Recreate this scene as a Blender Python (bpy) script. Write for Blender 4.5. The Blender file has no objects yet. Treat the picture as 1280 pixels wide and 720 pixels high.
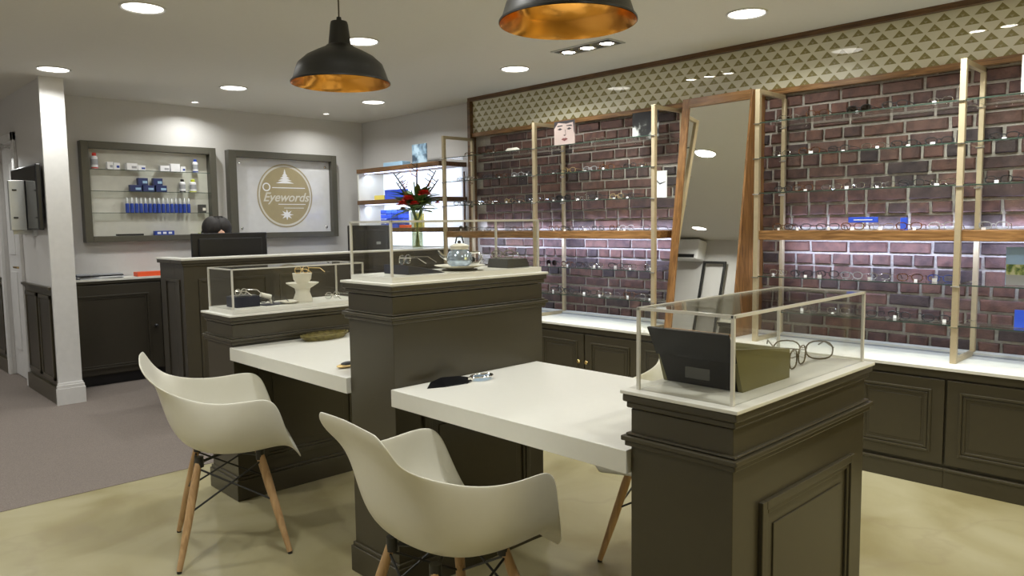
import bpy, bmesh, math, random
from mathutils import Vector, Matrix
random.seed(7)
S = bpy.context.scene
COL = S.collection

# ------------------------------------------------------------------ camera
F, YAW, PITCH, ROLL = 934.93, math.radians(43.9607), math.radians(4.9568), math.radians(-0.7586)
EYE = 1.32
cd = bpy.data.cameras.new('camera'); cam = bpy.data.objects.new('camera', cd); COL.objects.link(cam)
fw = Vector((math.sin(YAW)*math.cos(PITCH), math.cos(YAW)*math.cos(PITCH), -math.sin(PITCH)))
rt = Vector((math.cos(YAW), -math.sin(YAW), 0)); up = rt.cross(fw)
r2 = rt*math.cos(ROLL)+up*math.sin(ROLL); u2 = -rt*math.sin(ROLL)+up*math.cos(ROLL)
m = Matrix((r2, u2, -fw)).transposed().to_4x4(); m.translation = (0, 0, EYE)
cam.matrix_world = m
cd.sensor_width = 36; cd.lens = F/1280*36; cd.clip_start = 0.05; cd.clip_end = 60
S.camera = cam
# ------------------------------------------------------------------ world, exposure
w = bpy.data.worlds.new('world'); S.world = w; w.use_nodes = True
w.node_tree.nodes['Background'].inputs[0].default_value = (.9, .92, 1, 1)
w.node_tree.nodes['Background'].inputs[1].default_value = 0.05
S.view_settings.view_transform = 'Standard'; S.view_settings.look = 'None'
S.view_settings.gamma = 1; S.view_settings.use_curve_mapping = False
S.view_settings.exposure = -0.92
S.cycles.transparent_max_bounces = 40
S.cycles.max_bounces = 10; S.cycles.diffuse_bounces = 5; S.cycles.glossy_bounces = 5
WARM = (.98, .99, .955)
COOL = (.62, .70, 1.0)
P_DOWN = 17.0      # each ceiling downlight, W
P_SPOT = 9.0
LED = 6.5          # W per metre of shelf strip
CEIL = 2.43

# ------------------------------------------------------------------ material helpers
def nt(m):
    m.use_nodes = True; t = m.node_tree; return t, t.nodes['Principled BSDF']
def N(t, ty, **k):
    n = t.nodes.new(ty)
    for a, b in k.items():
        if a.startswith('i'): n.inputs[int(a[1:])].default_value = b
        else: setattr(n, a, b)
    return n
def L(t, a, b): t.links.new(a, b)
def M(name, c, rough=.5, metal=0, spec=.5, coat=0, emit=None, es=0, noise=None, bump=0, nscale=20, stretch=(1,1,1), c2=None):
    m = bpy.data.materials.new(name); t, b = nt(m)
    b.inputs['Base Color'].default_value = (*c, 1); b.inputs['Roughness'].default_value = rough
    b.inputs['Metallic'].default_value = metal; b.inputs['Specular IOR Level'].default_value = spec
    b.inputs['Coat Weight'].default_value = coat; b.inputs['Coat Roughness'].default_value = .08
    if emit: b.inputs['Emission Color'].default_value = (*emit, 1); b.inputs['Emission Strength'].default_value = es
    tc = N(t, 'ShaderNodeTexCoord'); mp = N(t, 'ShaderNodeMapping'); mp.inputs['Scale'].default_value = stretch
    L(t, tc.outputs['Object'], mp.inputs[0])
    nz = N(t, 'ShaderNodeTexNoise'); nz.inputs['Scale'].default_value = nscale; nz.inputs['Detail'].default_value = 5
    L(t, mp.outputs[0], nz.inputs['Vector'])
    d = c2 or tuple(x*.95 for x in c)
    mx = N(t, 'ShaderNodeMix', data_type='RGBA'); mx.inputs[6].default_value = (*c, 1); mx.inputs[7].default_value = (*d, 1)
    rp = N(t, 'ShaderNodeMapRange'); rp.inputs[1].default_value = .35; rp.inputs[2].default_value = .65
    L(t, nz.outputs[0], rp.inputs[0]); L(t, rp.outputs[0], mx.inputs[0]); L(t, mx.outputs[2], b.inputs['Base Color'])
    if bump:
        bp = N(t, 'ShaderNodeBump'); bp.inputs['Strength'].default_value = bump; bp.inputs['Distance'].default_value = .004
        L(t, nz.outputs[0], bp.inputs['Height']); L(t, bp.outputs[0], b.inputs['Normal'])
    return m
def wood(name, a, b_, scale=6, axis=1, rough=.4):
    m = bpy.data.materials.new(name); t, b = nt(m)
    tc = N(t, 'ShaderNodeTexCoord'); mp = N(t, 'ShaderNodeMapping')
    s = [9, 9, 9]; s[axis] = .8; mp.inputs['Scale'].default_value = s
    L(t, tc.outputs['Object'], mp.inputs[0])
    nz = N(t, 'ShaderNodeTexNoise'); nz.inputs['Scale'].default_value = scale; nz.inputs['Detail'].default_value = 6; nz.inputs['Distortion'].default_value = 1.2
    L(t, mp.outputs[0], nz.inputs['Vector'])
    cr = N(t, 'ShaderNodeValToRGB'); cr.color_ramp.elements[0].position = .35; cr.color_ramp.elements[1].position = .68
    cr.color_ramp.elements[0].color = (*a, 1); cr.color_ramp.elements[1].color = (*b_, 1)
    L(t, nz.outputs[0], cr.inputs[0]); L(t, cr.outputs[0], b.inputs['Base Color'])
    b.inputs['Roughness'].default_value = rough
    return m
def glassy(name, tint=(1,1,1), refl=1.0, ior=1.5, rough=0.0):
    """thin clear sheet: straight-through transparency with Fresnel reflection"""
    m = bpy.data.materials.new(name); m.use_nodes = True; t = m.node_tree; t.nodes.clear()
    o = N(t, 'ShaderNodeOutputMaterial'); tr = N(t, 'ShaderNodeBsdfTransparent'); tr.inputs[0].default_value = (*tint, 1)
    g = N(t, 'ShaderNodeBsdfGlossy'); g.inputs['Roughness'].default_value = rough; g.inputs[0].default_value = (refl, refl, refl, 1)
    lw = N(t, 'ShaderNodeLayerWeight'); lw.inputs[0].default_value = .5
    pw = N(t, 'ShaderNodeMath', operation='POWER'); L(t, lw.outputs['Facing'], pw.inputs[0]); pw.inputs[1].default_value = 5
    f0 = ((ior-1)/(ior+1))**2
    f = N(t, 'ShaderNodeMath', operation='MULTIPLY_ADD'); L(t, pw.outputs[0], f.inputs[0]); f.inputs[1].default_value = 1-f0; f.inputs[2].default_value = f0
    mx = N(t, 'ShaderNodeMixShader'); L(t, f.outputs[0], mx.inputs[0]); L(t, tr.outputs[0], mx.inputs[1]); L(t, g.outputs[0], mx.inputs[2])
    L(t, mx.outputs[0], o.inputs[0]); return m
def brickmat(name, island):
    m = bpy.data.materials.new(name); t, b = nt(m)
    if island: src = N(t, 'ShaderNodeNewGeometry').outputs['Random Per Island']
    else: src = N(t, 'ShaderNodeObjectInfo').outputs['Random']
    cr = N(t, 'ShaderNodeValToRGB'); e = cr.color_ramp.elements
    e[0].position = 0; e[0].color = (.046, .034, .036, 1); e[1].position = 1; e[1].color = (.135, .066, .050, 1)
    for p, c in ((.12, (.068, .044, .042)), (.34, (.094, .050, .044)), (.55, (.110, .054, .044)), (.75, (.116, .066, .055))):
        x = e.new(p); x.color = (*c, 1)
    L(t, src, cr.inputs[0])
    tc = N(t, 'ShaderNodeNewGeometry'); nz = N(t, 'ShaderNodeTexNoise'); nz.inputs['Scale'].default_value = 17; nz.inputs['Detail'].default_value = 8
    L(t, tc.outputs['Position'], nz.inputs['Vector'])
    mx = N(t, 'ShaderNodeMix', data_type='RGBA', blend_type='MULTIPLY'); mx.inputs[0].default_value = .75
    r2_ = N(t, 'ShaderNodeValToRGB'); r2_.color_ramp.elements[0].position = .33; r2_.color_ramp.elements[1].position = .62
    r2_.color_ramp.elements[0].color = (.5, .5, .55, 1); r2_.color_ramp.elements[1].color = (1.25, 1.2, 1.15, 1)
    L(t, nz.outputs[0], r2_.inputs[0]); L(t, cr.outputs[0], mx.inputs[6]); L(t, r2_.outputs[0], mx.inputs[7])
    L(t, mx.outputs[2], b.inputs['Base Color'])
    n2 = N(t, 'ShaderNodeTexNoise'); n2.inputs['Scale'].default_value = 90; n2.inputs['Detail'].default_value = 4
    L(t, tc.outputs['Position'], n2.inputs['Vector'])
    bp = N(t, 'ShaderNodeBump'); bp.inputs['Strength'].default_value = .7; bp.inputs['Distance'].default_value = .004
    L(t, n2.outputs[0], bp.inputs['Height']); L(t, bp.outputs[0], b.inputs['Normal'])
    b.inputs['Roughness'].default_value = .75
    return m
def fasciamat():
    m = bpy.data.materials.new('triangle_print'); t, b = nt(m)
    g = N(t, 'ShaderNodeNewGeometry'); sp = N(t, 'ShaderNodeSeparateXYZ'); L(t, g.outputs['Position'], sp.inputs[0])
    def mt(op, a, b2=None, c=None):
        n = N(t, 'ShaderNodeMath', operation=op)
        for i, v in enumerate((a, b2, c)):
            if v is None: continue
            if isinstance(v, (int, float)): n.inputs[i].default_value = v
            else: L(t, v, n.inputs[i])
        return n.outputs[0]
    v = mt('DIVIDE', mt('SUBTRACT', sp.outputs[2], 2.1225), .0463)
    row = mt('FLOOR', v); fv = mt('FRACT', v)
    u = mt('ADD', mt('DIVIDE', sp.outputs[1], .088), mt('MULTIPLY', mt('MODULO', row, 2.0), .5))
    fu = mt('ABSOLUTE', mt('SUBTRACT', mt('FRACT', mt('ADD', u, 100)), .5))
    lim = mt('MULTIPLY', mt('SUBTRACT', .80, fv), .49)
    inside = mt('LESS_THAN', fu, lim)
    # each triangle is made of smaller ones: a light gap shaped as the inverted middle triangle
    hole = mt('MULTIPLY', mt('LESS_THAN', fu, mt('MULTIPLY', mt('SUBTRACT', fv, .03), .40)), mt('LESS_THAN', fv, .32))
    msk = mt('MULTIPLY', inside, mt('SUBTRACT', 1.0, mt('MULTIPLY', hole, .25)))
    mx = N(t, 'ShaderNodeMix', data_type='RGBA'); mx.inputs[6].default_value = (.68, .65, .52, 1); mx.inputs[7].default_value = (.24, .20, .06, 1)
    L(t, msk, mx.inputs[0]); L(t, mx.outputs[2], b.inputs['Base Color'])
    b.inputs['Roughness'].default_value = .35; b.inputs['Coat Weight'].default_value = 1; b.inputs['Coat Roughness'].default_value = .01; b.inputs['Coat IOR'].default_value = 1.55
    return m
def marblemat():
    m = bpy.data.materials.new('cream_marble'); t, b = nt(m)
    g = N(t, 'ShaderNodeNewGeometry')
    nz = N(t, 'ShaderNodeTexNoise'); nz.inputs['Scale'].default_value = 1.7; nz.inputs['Detail'].default_value = 9; nz.inputs['Distortion'].default_value = .9
    L(t, g.outputs['Position'], nz.inputs['Vector'])
    cr = N(t, 'ShaderNodeValToRGB'); e = cr.color_ramp.elements
    e[0].position = .32; e[0].color = (.26, .22, .105, 1); e[1].position = .68; e[1].color = (.39, .355, .22, 1)
    x = e.new(.48); x.color = (.335, .295, .165, 1)
    L(t, nz.outputs[0], cr.inputs[0])
    sp = N(t, 'ShaderNodeTexVoronoi', feature='DISTANCE_TO_EDGE'); sp.inputs['Scale'].default_value = 1.6
    n3 = N(t, 'ShaderNodeTexNoise'); n3.inputs['Scale'].default_value = 3; n3.inputs['Detail'].default_value = 6
    L(t, g.outputs['Position'], n3.inputs['Vector'])
    ad = N(t, 'ShaderNodeMix', data_type='VECTOR'); ad.inputs[0].default_value = .35
    L(t, g.outputs['Position'], ad.inputs[4]); L(t, n3.outputs[1], ad.inputs[5]); L(t, ad.outputs[1], sp.inputs['Vector'])
    r3 = N(t, 'ShaderNodeMapRange'); r3.inputs[1].default_value = 0; r3.inputs[2].default_value = .03; r3.inputs[3].default_value = .35; r3.inputs[4].default_value = 0
    L(t, sp.outputs[0], r3.inputs[0])
    mx = N(t, 'ShaderNodeMix', data_type='RGBA'); mx.inputs[7].default_value = (.27, .22, .13, 1)
    L(t, r3.outputs[0], mx.inputs[0]); L(t, cr.outputs[0], mx.inputs[6]); L(t, mx.outputs[2], b.inputs['Base Color'])
    b.inputs['Roughness'].default_value = .28
    return m

MT = dict(
 wall=M('wall_paint', (.60, .585, .57), .75, nscale=60, bump=.05, c2=(.585, .57, .555)),
 ceiling=M('ceiling_paint', (.70, .68, .62), .85, nscale=40, c2=(.69, .67, .61)),
 white_trim=M('white_gloss_trim', (.66, .65, .64), .4),
 cab=M('olive_grey_cabinet_paint', (.052, .044, .026), .28, nscale=30, c2=(.050, .042, .025)),
 cab_dark=M('dark_reception_paint', (.040, .034, .024), .36, nscale=30),
 lam=M('white_laminate', (.70, .69, .63), .32, nscale=50, c2=(.69, .68, .62)),
 frame_dark=M('dark_grey_frame', (.085, .08, .062), .4, nscale=30),
 carpet=M('brown_grey_carpet', (.235, .20, .175), .95, nscale=260, bump=.8, c2=(.16, .135, .12), spec=.1),
 marble=marblemat(), fascia=fasciamat(),
 brick_i=brickmat('brick_clay', False), brick_s=brickmat('brick_clay_far', True),
 mortar=M('lime_mortar', (.40, .37, .33), .9, nscale=70, bump=.6, c2=(.31, .285, .255)),
 walnut=wood('walnut_dark', (.07, .034, .014), (.17, .085, .032), axis=1),
 oak=wood('golden_walnut', (.15, .07, .02), (.36, .19, .07), axis=1, rough=.35),
 oakv=wood('golden_walnut_upright', (.15, .068, .02), (.32, .16, .055), axis=2, rough=.35),
 beech=wood('beech_legs', (.40, .24, .11), (.56, .36, .18), axis=2, rough=.45),
 brass=M('satin_champagne_metal', (.56, .47, .31), .42, metal=.55, nscale=40),
 knob=M('polished_brass', (.75, .55, .25), .2, metal=1),
 chrome=M('chrome', (.75, .75, .74), .12, metal=1),
 silver=M('satin_silver', (.52, .53, .52), .38, metal=.4),
 wire=M('black_wire', (.02, .02, .02), .4),
 shell=M('white_plastic_shell', (.72, .70, .61), .34, nscale=40, c2=(.71, .69, .60)),
 shade=M('matt_black_shade', (.018, .018, .018), .38),
 copper=M('copper_lining', (.95, .46, .10), .2, metal=1, nscale=6, c2=(.85, .38, .07)),
 cord=M('braided_cord', (.10, .085, .06), .8),
 black=M('black_plastic', (.015, .015, .017), .35),
 gloss_black=M('gloss_black', (.005, .005, .006), .28, spec=.12),
 dgrey=M('dark_grey_plastic', (.055, .055, .053), .3),
 navy=M('navy_card', (.014, .016, .035), .5),
 yellow_lit_side=M('dark_card_yellow_reflection', (.16, .145, .055), .4),  # dark grey card with a yellow reflection put into its colour
 white=M('white_card', (.82, .82, .84), .5),
 cream=M('cream_ceramic', (.80, .77, .68), .35),
 tag=M('white_price_tag', (.9, .9, .93), .4),
 red=M('red_plastic', (.55, .03, .015), .4),
 orange=M('orange_red_card', (.75, .09, .02), .5),
 blue=M('blue_card', (.02, .055, .33), .4),
 dblue=M('dark_blue_card', (.018, .03, .12), .4),
 bblue=M('bright_blue_card', (.03, .09, .65), .45),
 lblue=M('pale_blue_paper', (.30, .48, .66), .5),
 yellow=M('yellow_card', (.75, .62, .12), .5),
 ygreen=M('yellow_green_plastic', (.55, .62, .03), .4),
 grey_paper=M('grey_paper', (.35, .36, .38), .6),
 weave=M('woven_olive_straw', (.22, .18, .05), .6, nscale=45, bump=.9, c2=(.10, .08, .02)),
 gold=M('gold_metal', (.75, .55, .25), .3, metal=.8),
 skin=M('skin', (.55, .32, .22), .55), hair=M('dark_brown_hair', (.010, .007, .006), .7, nscale=120, stretch=(1,1,.1), bump=.6),
 cloth=M('charcoal_top', (.03, .03, .035), .85),
 leaf=M('green_leaf', (.10, .20, .045), .45, nscale=30, c2=(.06, .12, .03)),
 lime=M('lime_leaf', (.22, .34, .03), .45),
 petal=M('red_petal', (.62, .04, .02), .5, nscale=30, c2=(.42, .02, .015)),
 opetal=M('orange_petal', (.75, .20, .03), .5), ppetal=M('pink_petal', (.55, .16, .12), .5), twig=M('twig', (.05, .035, .02), .8),
 acrylic=glassy('clear_acrylic', (.975, .975, .96), .6, 1.40),
 glass=glassy('shelf_glass', (.94, .96, .945), 1.0, 1.5),
 glass_edge=M('dark_green_glass_edge', (.035, .06, .045), .15),
 lens=glassy('spectacle_lens', (.90, .92, .92), 1.0, 1.6),
 sunlens=glassy('smoked_lens', (.12, .11, .10), 1.0, 1.6),
 vase=glassy('vase_glass', (.86, .88, .82), 1.0, 1.5),
 edge=M('polished_acrylic_edge', (.62, .60, .54), .15, spec=.8),
 bluegls=glassy('blue_tinted_glass', (.45, .62, .85), 1.0, 1.6),
 mirror=M('mirror_silver', (.93, .93, .87), .0, metal=1, c2=(.93, .93, .87)),
 lamp=M('lamp_lens', (1, 1, 1), .5, emit=(1, .96, .88), es=14),
 led=M('led_strip', (1, 1, 1), .5, emit=COOL, es=6),
 litpanel=M('backlit_white_panel', (.85, .87, .92), .5, emit=(.80, .88, 1.0), es=.95, c2=(.84, .86, .91)),
 gwhite=M('glossy_white_board', (.66, .66, .67), .06, spec=.7),
 ggold=M('sign_gold_print', (.36, .30, .17), .35), gcream=M('sign_pale_print', (.66, .63, .55), .35),
 tv=M('television_screen', (.02, .02, .022), .12),
)
MT['added_glow'] = M('added_yellow_glow', (.3, .26, .1), .3, emit=(1, .80, .22), es=5, c2=(.3, .26, .1))  # emission added to throw yellow light on the pillar sides
def picmat(name, cols, scale):
    """flat printed picture: noise mapped to a few print colours"""
    m = bpy.data.materials.new(name); t, b = nt(m)
    g = N(t, 'ShaderNodeTexCoord'); nz = N(t, 'ShaderNodeTexNoise'); nz.inputs['Scale'].default_value = scale; nz.inputs['Detail'].default_value = 3
    L(t, g.outputs['Object'], nz.inputs['Vector']); cr = N(t, 'ShaderNodeValToRGB'); e = cr.color_ramp.elements
    e[0].position = .4; e[0].color = (*cols[0], 1); e[1].position = .6; e[1].color = (*cols[-1], 1)
    for i, c in enumerate(cols[1:-1]): x = e.new(.4+.2*(i+1)/(len(cols)-1)); x.color = (*c, 1)
    L(t, nz.outputs[0], cr.inputs[0]); L(t, cr.outputs[0], b.inputs['Base Color']); b.inputs['Roughness'].default_value = .35
    return m

# ------------------------------------------------------------------ mesh builder
class MB:
    def __init__(s): s.v = []; s.f = []; s.sm = False
    def add(s, vs, fs):
        o = len(s.v); s.v += [tuple(v) for v in vs]; s.f += [tuple(i+o for i in f) for f in fs]; return s
    def box(s, x0, x1, y0, y1, z0, z1, rz=0, c=None):
        vs = [(x, y, z) for x in (x0, x1) for y in (y0, y1) for z in (z0, z1)]
        if rz:
            cx, cy = c or ((x0+x1)/2, (y0+y1)/2); C_, S_ = math.cos(rz), math.sin(rz)
            vs = [(cx+(x-cx)*C_-(y-cy)*S_, cy+(x-cx)*S_+(y-cy)*C_, z) for x, y, z in vs]
        return s.add(vs, [(0,1,3,2), (4,6,7,5), (0,4,5,1), (2,3,7,6), (0,2,6,4), (1,5,7,3)])
    def hexa(s, vs):  # 8 verts in box order
        return s.add(vs, [(0,1,3,2), (4,6,7,5), (0,4,5,1), (2,3,7,6), (0,2,6,4), (1,5,7,3)])
    def lathe(s, prof, c=(0,0,0), n=24, close=False):
        vs = []; fs = []
        for r, z in prof:
            for i in range(n):
                a = 2*math.pi*i/n; vs.append((c[0]+r*math.cos(a), c[1]+r*math.sin(a), c[2]+z))
        k = len(prof)
        for j in range(k-1 + (1 if close else 0)):
            j2 = (j+1) % k
            for i in range(n):
                i2 = (i+1) % n; fs.append((j*n+i, j*n+i2, j2*n+i2, j2*n+i))
        if not close:
            if prof[0][0] > 1e-4: fs.append(tuple(reversed(range(n))))
            if prof[-1][0] > 1e-4: fs.append(tuple((k-1)*n+i for i in range(n)))
        s.sm = True
        return s.add(vs, fs)
    def cyl(s, c, r, h, n=16): return s.lathe([(r, 0), (r, h)], c, n)
    def tube(s, pts, r, n=8, cyc=False, sm=True):
        pts = [Vector(p) for p in pts]; k = len(pts); vs = []; fs = []; prev = None
        for i, p in enumerate(pts):
            if cyc: t = pts[(i+1) % k]-pts[i-1]
            else: t = pts[min(i+1, k-1)]-pts[max(i-1, 0)]
            t.normalize()
            if prev is None:
                a = Vector((0, 0, 1)) if abs(t.z) < .9 else Vector((1, 0, 0)); u = t.cross(a).normalized()
            else: u = (prev-t*prev.dot(t)).normalized()
            prev = u; v = t.cross(u); rr = r[i] if isinstance(r, (list, tuple)) else r
            for j in range(n):
                a = 2*math.pi*j/n; vs.append(p+u*(rr*math.cos(a))+v*(rr*math.sin(a)))
        for i in range(k if cyc else k-1):
            i2 = (i+1) % k
            for j in range(n): fs.append((i*n+j, i*n+(j+1) % n, i2*n+(j+1) % n, i2*n+j))
        if not cyc: fs += [tuple(reversed(range(n))), tuple((k-1)*n+j for j in range(n))]
        s.sm = s.sm or sm
        return s.add(vs, fs)
    def sphere(s, c, r, n=12, sc=(1,1,1)):
        prof = [(max(1e-5, r*math.sin(math.pi*i/n)), -r*math.cos(math.pi*i/n)) for i in range(n+1)]
        o = len(s.v); s.lathe(prof, (0,0,0), n+4)
        for i in range(o, len(s.v)):
            v = s.v[i]; s.v[i] = (c[0]+v[0]*sc[0], c[1]+v[1]*sc[1], c[2]+v[2]*sc[2])
        return s
    def xf(s, mat):
        s.v = [tuple(mat @ Vector(v)) for v in s.v]; return s
    def mesh(s, name):
        me = bpy.data.meshes.new(name); me.from_pydata(s.v, [], s.f); me.update()
        bm = bmesh.new(); bm.from_mesh(me); bmesh.ops.recalc_face_normals(bm, faces=bm.faces); bm.to_mesh(me); bm.free()
        if s.sm:
            for p in me.polygons: p.use_smooth = True
            try: me.set_sharp_from_angle(angle=math.radians(38))
            except Exception: pass
        return me
    def build(s, name, mat, parent=None, bevel=0, loc=None, **tags):
        o = bpy.data.objects.new(name, s.mesh(name)); COL.objects.link(o)
        o.data.materials.append(MT[mat] if isinstance(mat, str) else mat)
        if parent: o.parent = parent
        if loc: o.location = loc
        if bevel:
            b = o.modifiers.new('bevel', 'BEVEL'); b.width = bevel; b.segments = 2; b.limit_method = 'ANGLE'
        for k, v in tags.items(): o[k] = v
        return o
def tag(o, label, cat, group=None):
    o['label'] = label; o['category'] = cat
    if group: o['group'] = group
    return o
def thing(name, label, cat, loc=(0,0,0), rz=0, group=None):
    o = bpy.data.objects.new(name, None); COL.objects.link(o); o.location = loc; o.rotation_euler = (0, 0, rz); o.empty_display_size = .1
    return tag(o, label, cat, group)
def struct(o): o['kind'] = 'structure'; return o
def copytree(o, parent=None):
    c = o.copy(); COL.objects.link(c)
    if parent: c.parent = parent
    for ch in o.children: copytree(ch, c)
    return c
def area(name, loc, sx, sy, power, color, parent=None, rot=(0,0,0), shape='RECTANGLE', spread=180):
    l = bpy.data.lights.new(name, 'AREA'); l.shape = shape; l.size = sx; l.size_y = sy; l.energy = power; l.color = color; l.spread = math.radians(spread)
    o = bpy.data.objects.new(name, l); COL.objects.link(o); o.location = loc; o.rotation_euler = rot
    if parent: o.parent = parent
    return o
def text_mesh(txt, size, name='t', extrude=.0008, shear=0, bold=False):
    c = bpy.data.curves.new(name, 'FONT'); c.body = txt; c.size = size; c.extrude = extrude; c.align_x = 'CENTER'; c.align_y = 'CENTER'; c.shear = shear
    if bold: c.offset = size*.015
    o = bpy.data.objects.new(name, c); COL.objects.link(o)
    dg = bpy.context.evaluated_depsgraph_get(); me = bpy.data.meshes.new_from_object(o.evaluated_get(dg))
    bpy.data.objects.remove(o); bpy.data.curves.remove(c)
    return me

# ================================================================== STRUCTURE
WX, WR, WB, CARP = 4.50, 4.60, 7.10, 4.13
struct(MB().box(-1.6, 4.7, -2.6, CARP, -.06, 0).build('floor', 'marble'))
struct(MB().box(-1.6, 4.7, CARP, 13, -.06, .002).build('floor_carpet', 'carpet'))
struct(MB().box(-1.6, 4.7, -2.6, 13, CEIL, CEIL+.08).build('ceiling', 'ceiling'))
struct(MB().box(-1.0, -.9, -2.6, 13, 0, CEIL).build('wall_left', 'wall'))
struct(MB().box(-1.6, 4.7, -2.68, -2.6, 0, CEIL).build('wall_front', 'wall'))
struct(MB().box(-1.6, 4.7, 13, 13.08, 0, CEIL).build('wall_end', 'wall'))
struct(MB().box(1.53, 4.7, WB, WB+.1, 0, CEIL).build('wall_back', 'wall'))
struct(MB().box(WR, WR+.1, 5.1, WB, 0, CEIL).build('wall_right', 'wall'))
struct(MB().box(WX+.03, WR+.1, -2.6, 5.1, 0, CEIL).build('wall_right_near', 'wall'))
glow_fr = struct(MB().box(2.2, 4.2, -2.6, -2.57, .45, .50).box(2.2, 4.2, -2.6, -2.57, 2.15, 2.20).box(2.2, 2.25, -2.6, -2.57, .50, 2.15).box(4.15, 4.2, -2.6, -2.57, .50, 2.15).box(3.18, 3.22, -2.6, -2.57, .50, 2.15).build('added_glow_frame', 'white_trim'))  # unseen frame, added to hold the yellow glow panel behind the camera
MB().box(2.25, 4.15, -2.598, -2.592, .50, 2.15).build('added_glow_panel', 'added_glow', glow_fr)  # unseen emitter added to tint the pillar faces yellow
# corridor wall and its end column
struct(MB().box(1.40, 1.53, 6.38, 7.36, 0, CEIL).box(1.40, 1.53, 8.06, 13, 0, CEIL).box(1.40, 1.53, 7.36, 8.06, 2.05, CEIL).build('wall_corridor', 'wall'))
struct(MB().box(1.385, 1.545, 6.352, 6.38, 0, CEIL).build('trim_1', 'white_trim'))
b = MB().box(1.365, 1.56, 6.325, 6.352, 0, .125).box(1.37, 1.555, 6.33, 6.352, .125, .15).box(1.376, 1.55, 6.34, 6.352, .15, .165)
b.box(1.545, 1.56, 6.352, 6.46, 0, .125)
struct(b.build('baseboard_column', 'white_trim', bevel=.002))
def wainscot(name, y0, y1, panels):
    x = 1.40
    o = struct(MB().box(x-.008, x, y0, y1, 0, .87).build(name, 'cab'))
    MB().box(x-.034, x, y0, y1, .868, .888).build('cap_rail', 'cab', o, bevel=.003)
    MB().box(x-.028, x-.008, y0, y1, 0, .13).build('skirting', 'cab', o, bevel=.003)
    n = len(panels)
    for a, c in panels:
        MB().box(x-.016, x-.008, a+.03, c-.03, .20, .79).build('panel', 'cab_dark', o, bevel=.003)
        mb = MB()
        for q in ((a, a+.03), (c-.03, c)): mb.box(x-.022, x-.008, q[0], q[1], .17, .82)
        mb.box(x-.022, x-.008, a, c, .17, .20); mb.box(x-.022, x-.008, a, c, .79, .82)
        mb.build('panel_moulding', 'cab', o, bevel=.003)
wainscot('trim_2', 6.38, 7.30, [(6.44, 6.80), (6.86, 7.24)])
wainscot('trim_3', 8.12, 12.9, [(8.2, 8.75), (8.83, 9.4), (9.5, 10.2), (10.3, 11.0)])
# corridor door
d = struct(MB().box(1.43, 1.47, 7.36, 8.06, .01, 2.05).build('door_1', 'white_trim'))
for z0, z1 in ((.25, .95), (1.10, 1.90)):
    for y0, y1 in ((7.45, 7.68), (7.74, 7.97)):
        MB().box(1.423, 1.43, y0, y1, z0, z1).build('door_panel', 'white_trim', d, bevel=.003)
hd = MB().tube([(1.43, 7.44, 1.0), (1.38, 7.44, 1.0), (1.375, 7.56, 1.0)], .009).build('door_handle', 'knob', d)
MB().cyl((1.418, 7.44, 0), .001, .001).lathe([(.025, 0), (.025, .008)], (0, 0, 0)).xf(Matrix.Translation((1.422, 7.44, 1.0)) @ Matrix.Rotation(math.pi/2, 4, 'Y')).build('handle_rose', 'knob', d)
struct(MB().box(1.375, 1.40, 7.29, 7.37, 0, 2.12).box(1.375, 1.40, 8.05, 8.13, 0, 2.12).box(1.375, 1.40, 7.29, 8.13, 2.05, 2.12).build('trim_4', 'white_trim', bevel=.004))

# ---------------- brick wall
bw = struct(MB().box(WX-.004, WX+.03, -.3, 5.1, .55, 2.14).build('wall_brick', 'mortar'))
def brick_geo(L_, H_=.0590, D_=.018):
    j = lambda a: random.uniform(-a, a)
    back = [(0, -L_/2, -H_/2), (0, L_/2, -H_/2), (0, L_/2, H_/2), (0, -L_/2, H_/2)]
    mid = [(-D_*.55+j(.001), y+j(.0035), z+j(.002)) for _, y, z in back]
    e = .005
    fr = [(-D_+j(.0025), y*(1-2*e/L_)+j(.003), z*(1-2*e/H_)+j(.002)) for _, y, z in back]
    c = [(-D_-random.uniform(0, .002), j(L_*.2), j(.008))]
    vs = back+mid+fr+c
    fs = [(i, (i+1) % 4, 4+(i+1) % 4, 4+i) for i in range(4)]+[(4+i, 4+(i+1) % 4, 8+(i+1) % 4, 8+i) for i in range(4)]
    fs += [(8+i, 8+(i+1) % 4, 12) for i in range(4)]
    return vs, fs
SL, HL = .2090, .0960
geo = {'s': [brick_geo(SL) for _ in range(7)], 'h': [brick_geo(HL) for _ in range(7)]}
gm = {}
for k, gl in geo.items():
    gm[k] = []
    for g in gl:
        mb = MB(); mb.add(*g); me = mb.mesh('brick'); me.materials.append(MT['brick_i']); gm[k].append(me)
COURSE = .0742
bricks = []
nr = int((2.13-.60)/COURSE)+1
for r in range(nr):
    z = .598+COURSE*(r+.5); y = -.2-random.uniform(0, .2); hdr = (r % 2 == 0)
    while y < 5.05:
        k = 'h' if (hdr != (random.random() < .07)) else 's'
        ln = HL if k == 'h' else SL; step = ln+.0165
        yc = y+step/2
        if yc+ln/2 < 5.085: bricks.append((yc, z+random.uniform(-.002, .002), k))
        y += step
bricks = [q for q in bricks if not (2.50 < q[0] < 2.78)]
bricks.sort(key=lambda q: abs(q[0]-1.1) if q[0] < 1.1 else q[0]-1.1)
far = MB()
for i, (y, z, k) in enumerate(bricks):
    gi = random.randrange(7)
    dx = random.uniform(-.003, .002)
    if i < 300:
        o = bpy.data.objects.new('brick', gm[k][gi]); COL.objects.link(o); o.parent = bw; o.location = (WX-.001+dx, y, z); o.rotation_euler = (random.uniform(-.012, .012), 0, 0)
    else:
        vs, fs = geo[k][gi]; far.add([(WX-.001+dx+a, y+b_, z+c) for a, b_, c in vs], fs)
o = far.build('bricks', 'brick_s', bw); o['kind'] = 'stuff'
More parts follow.
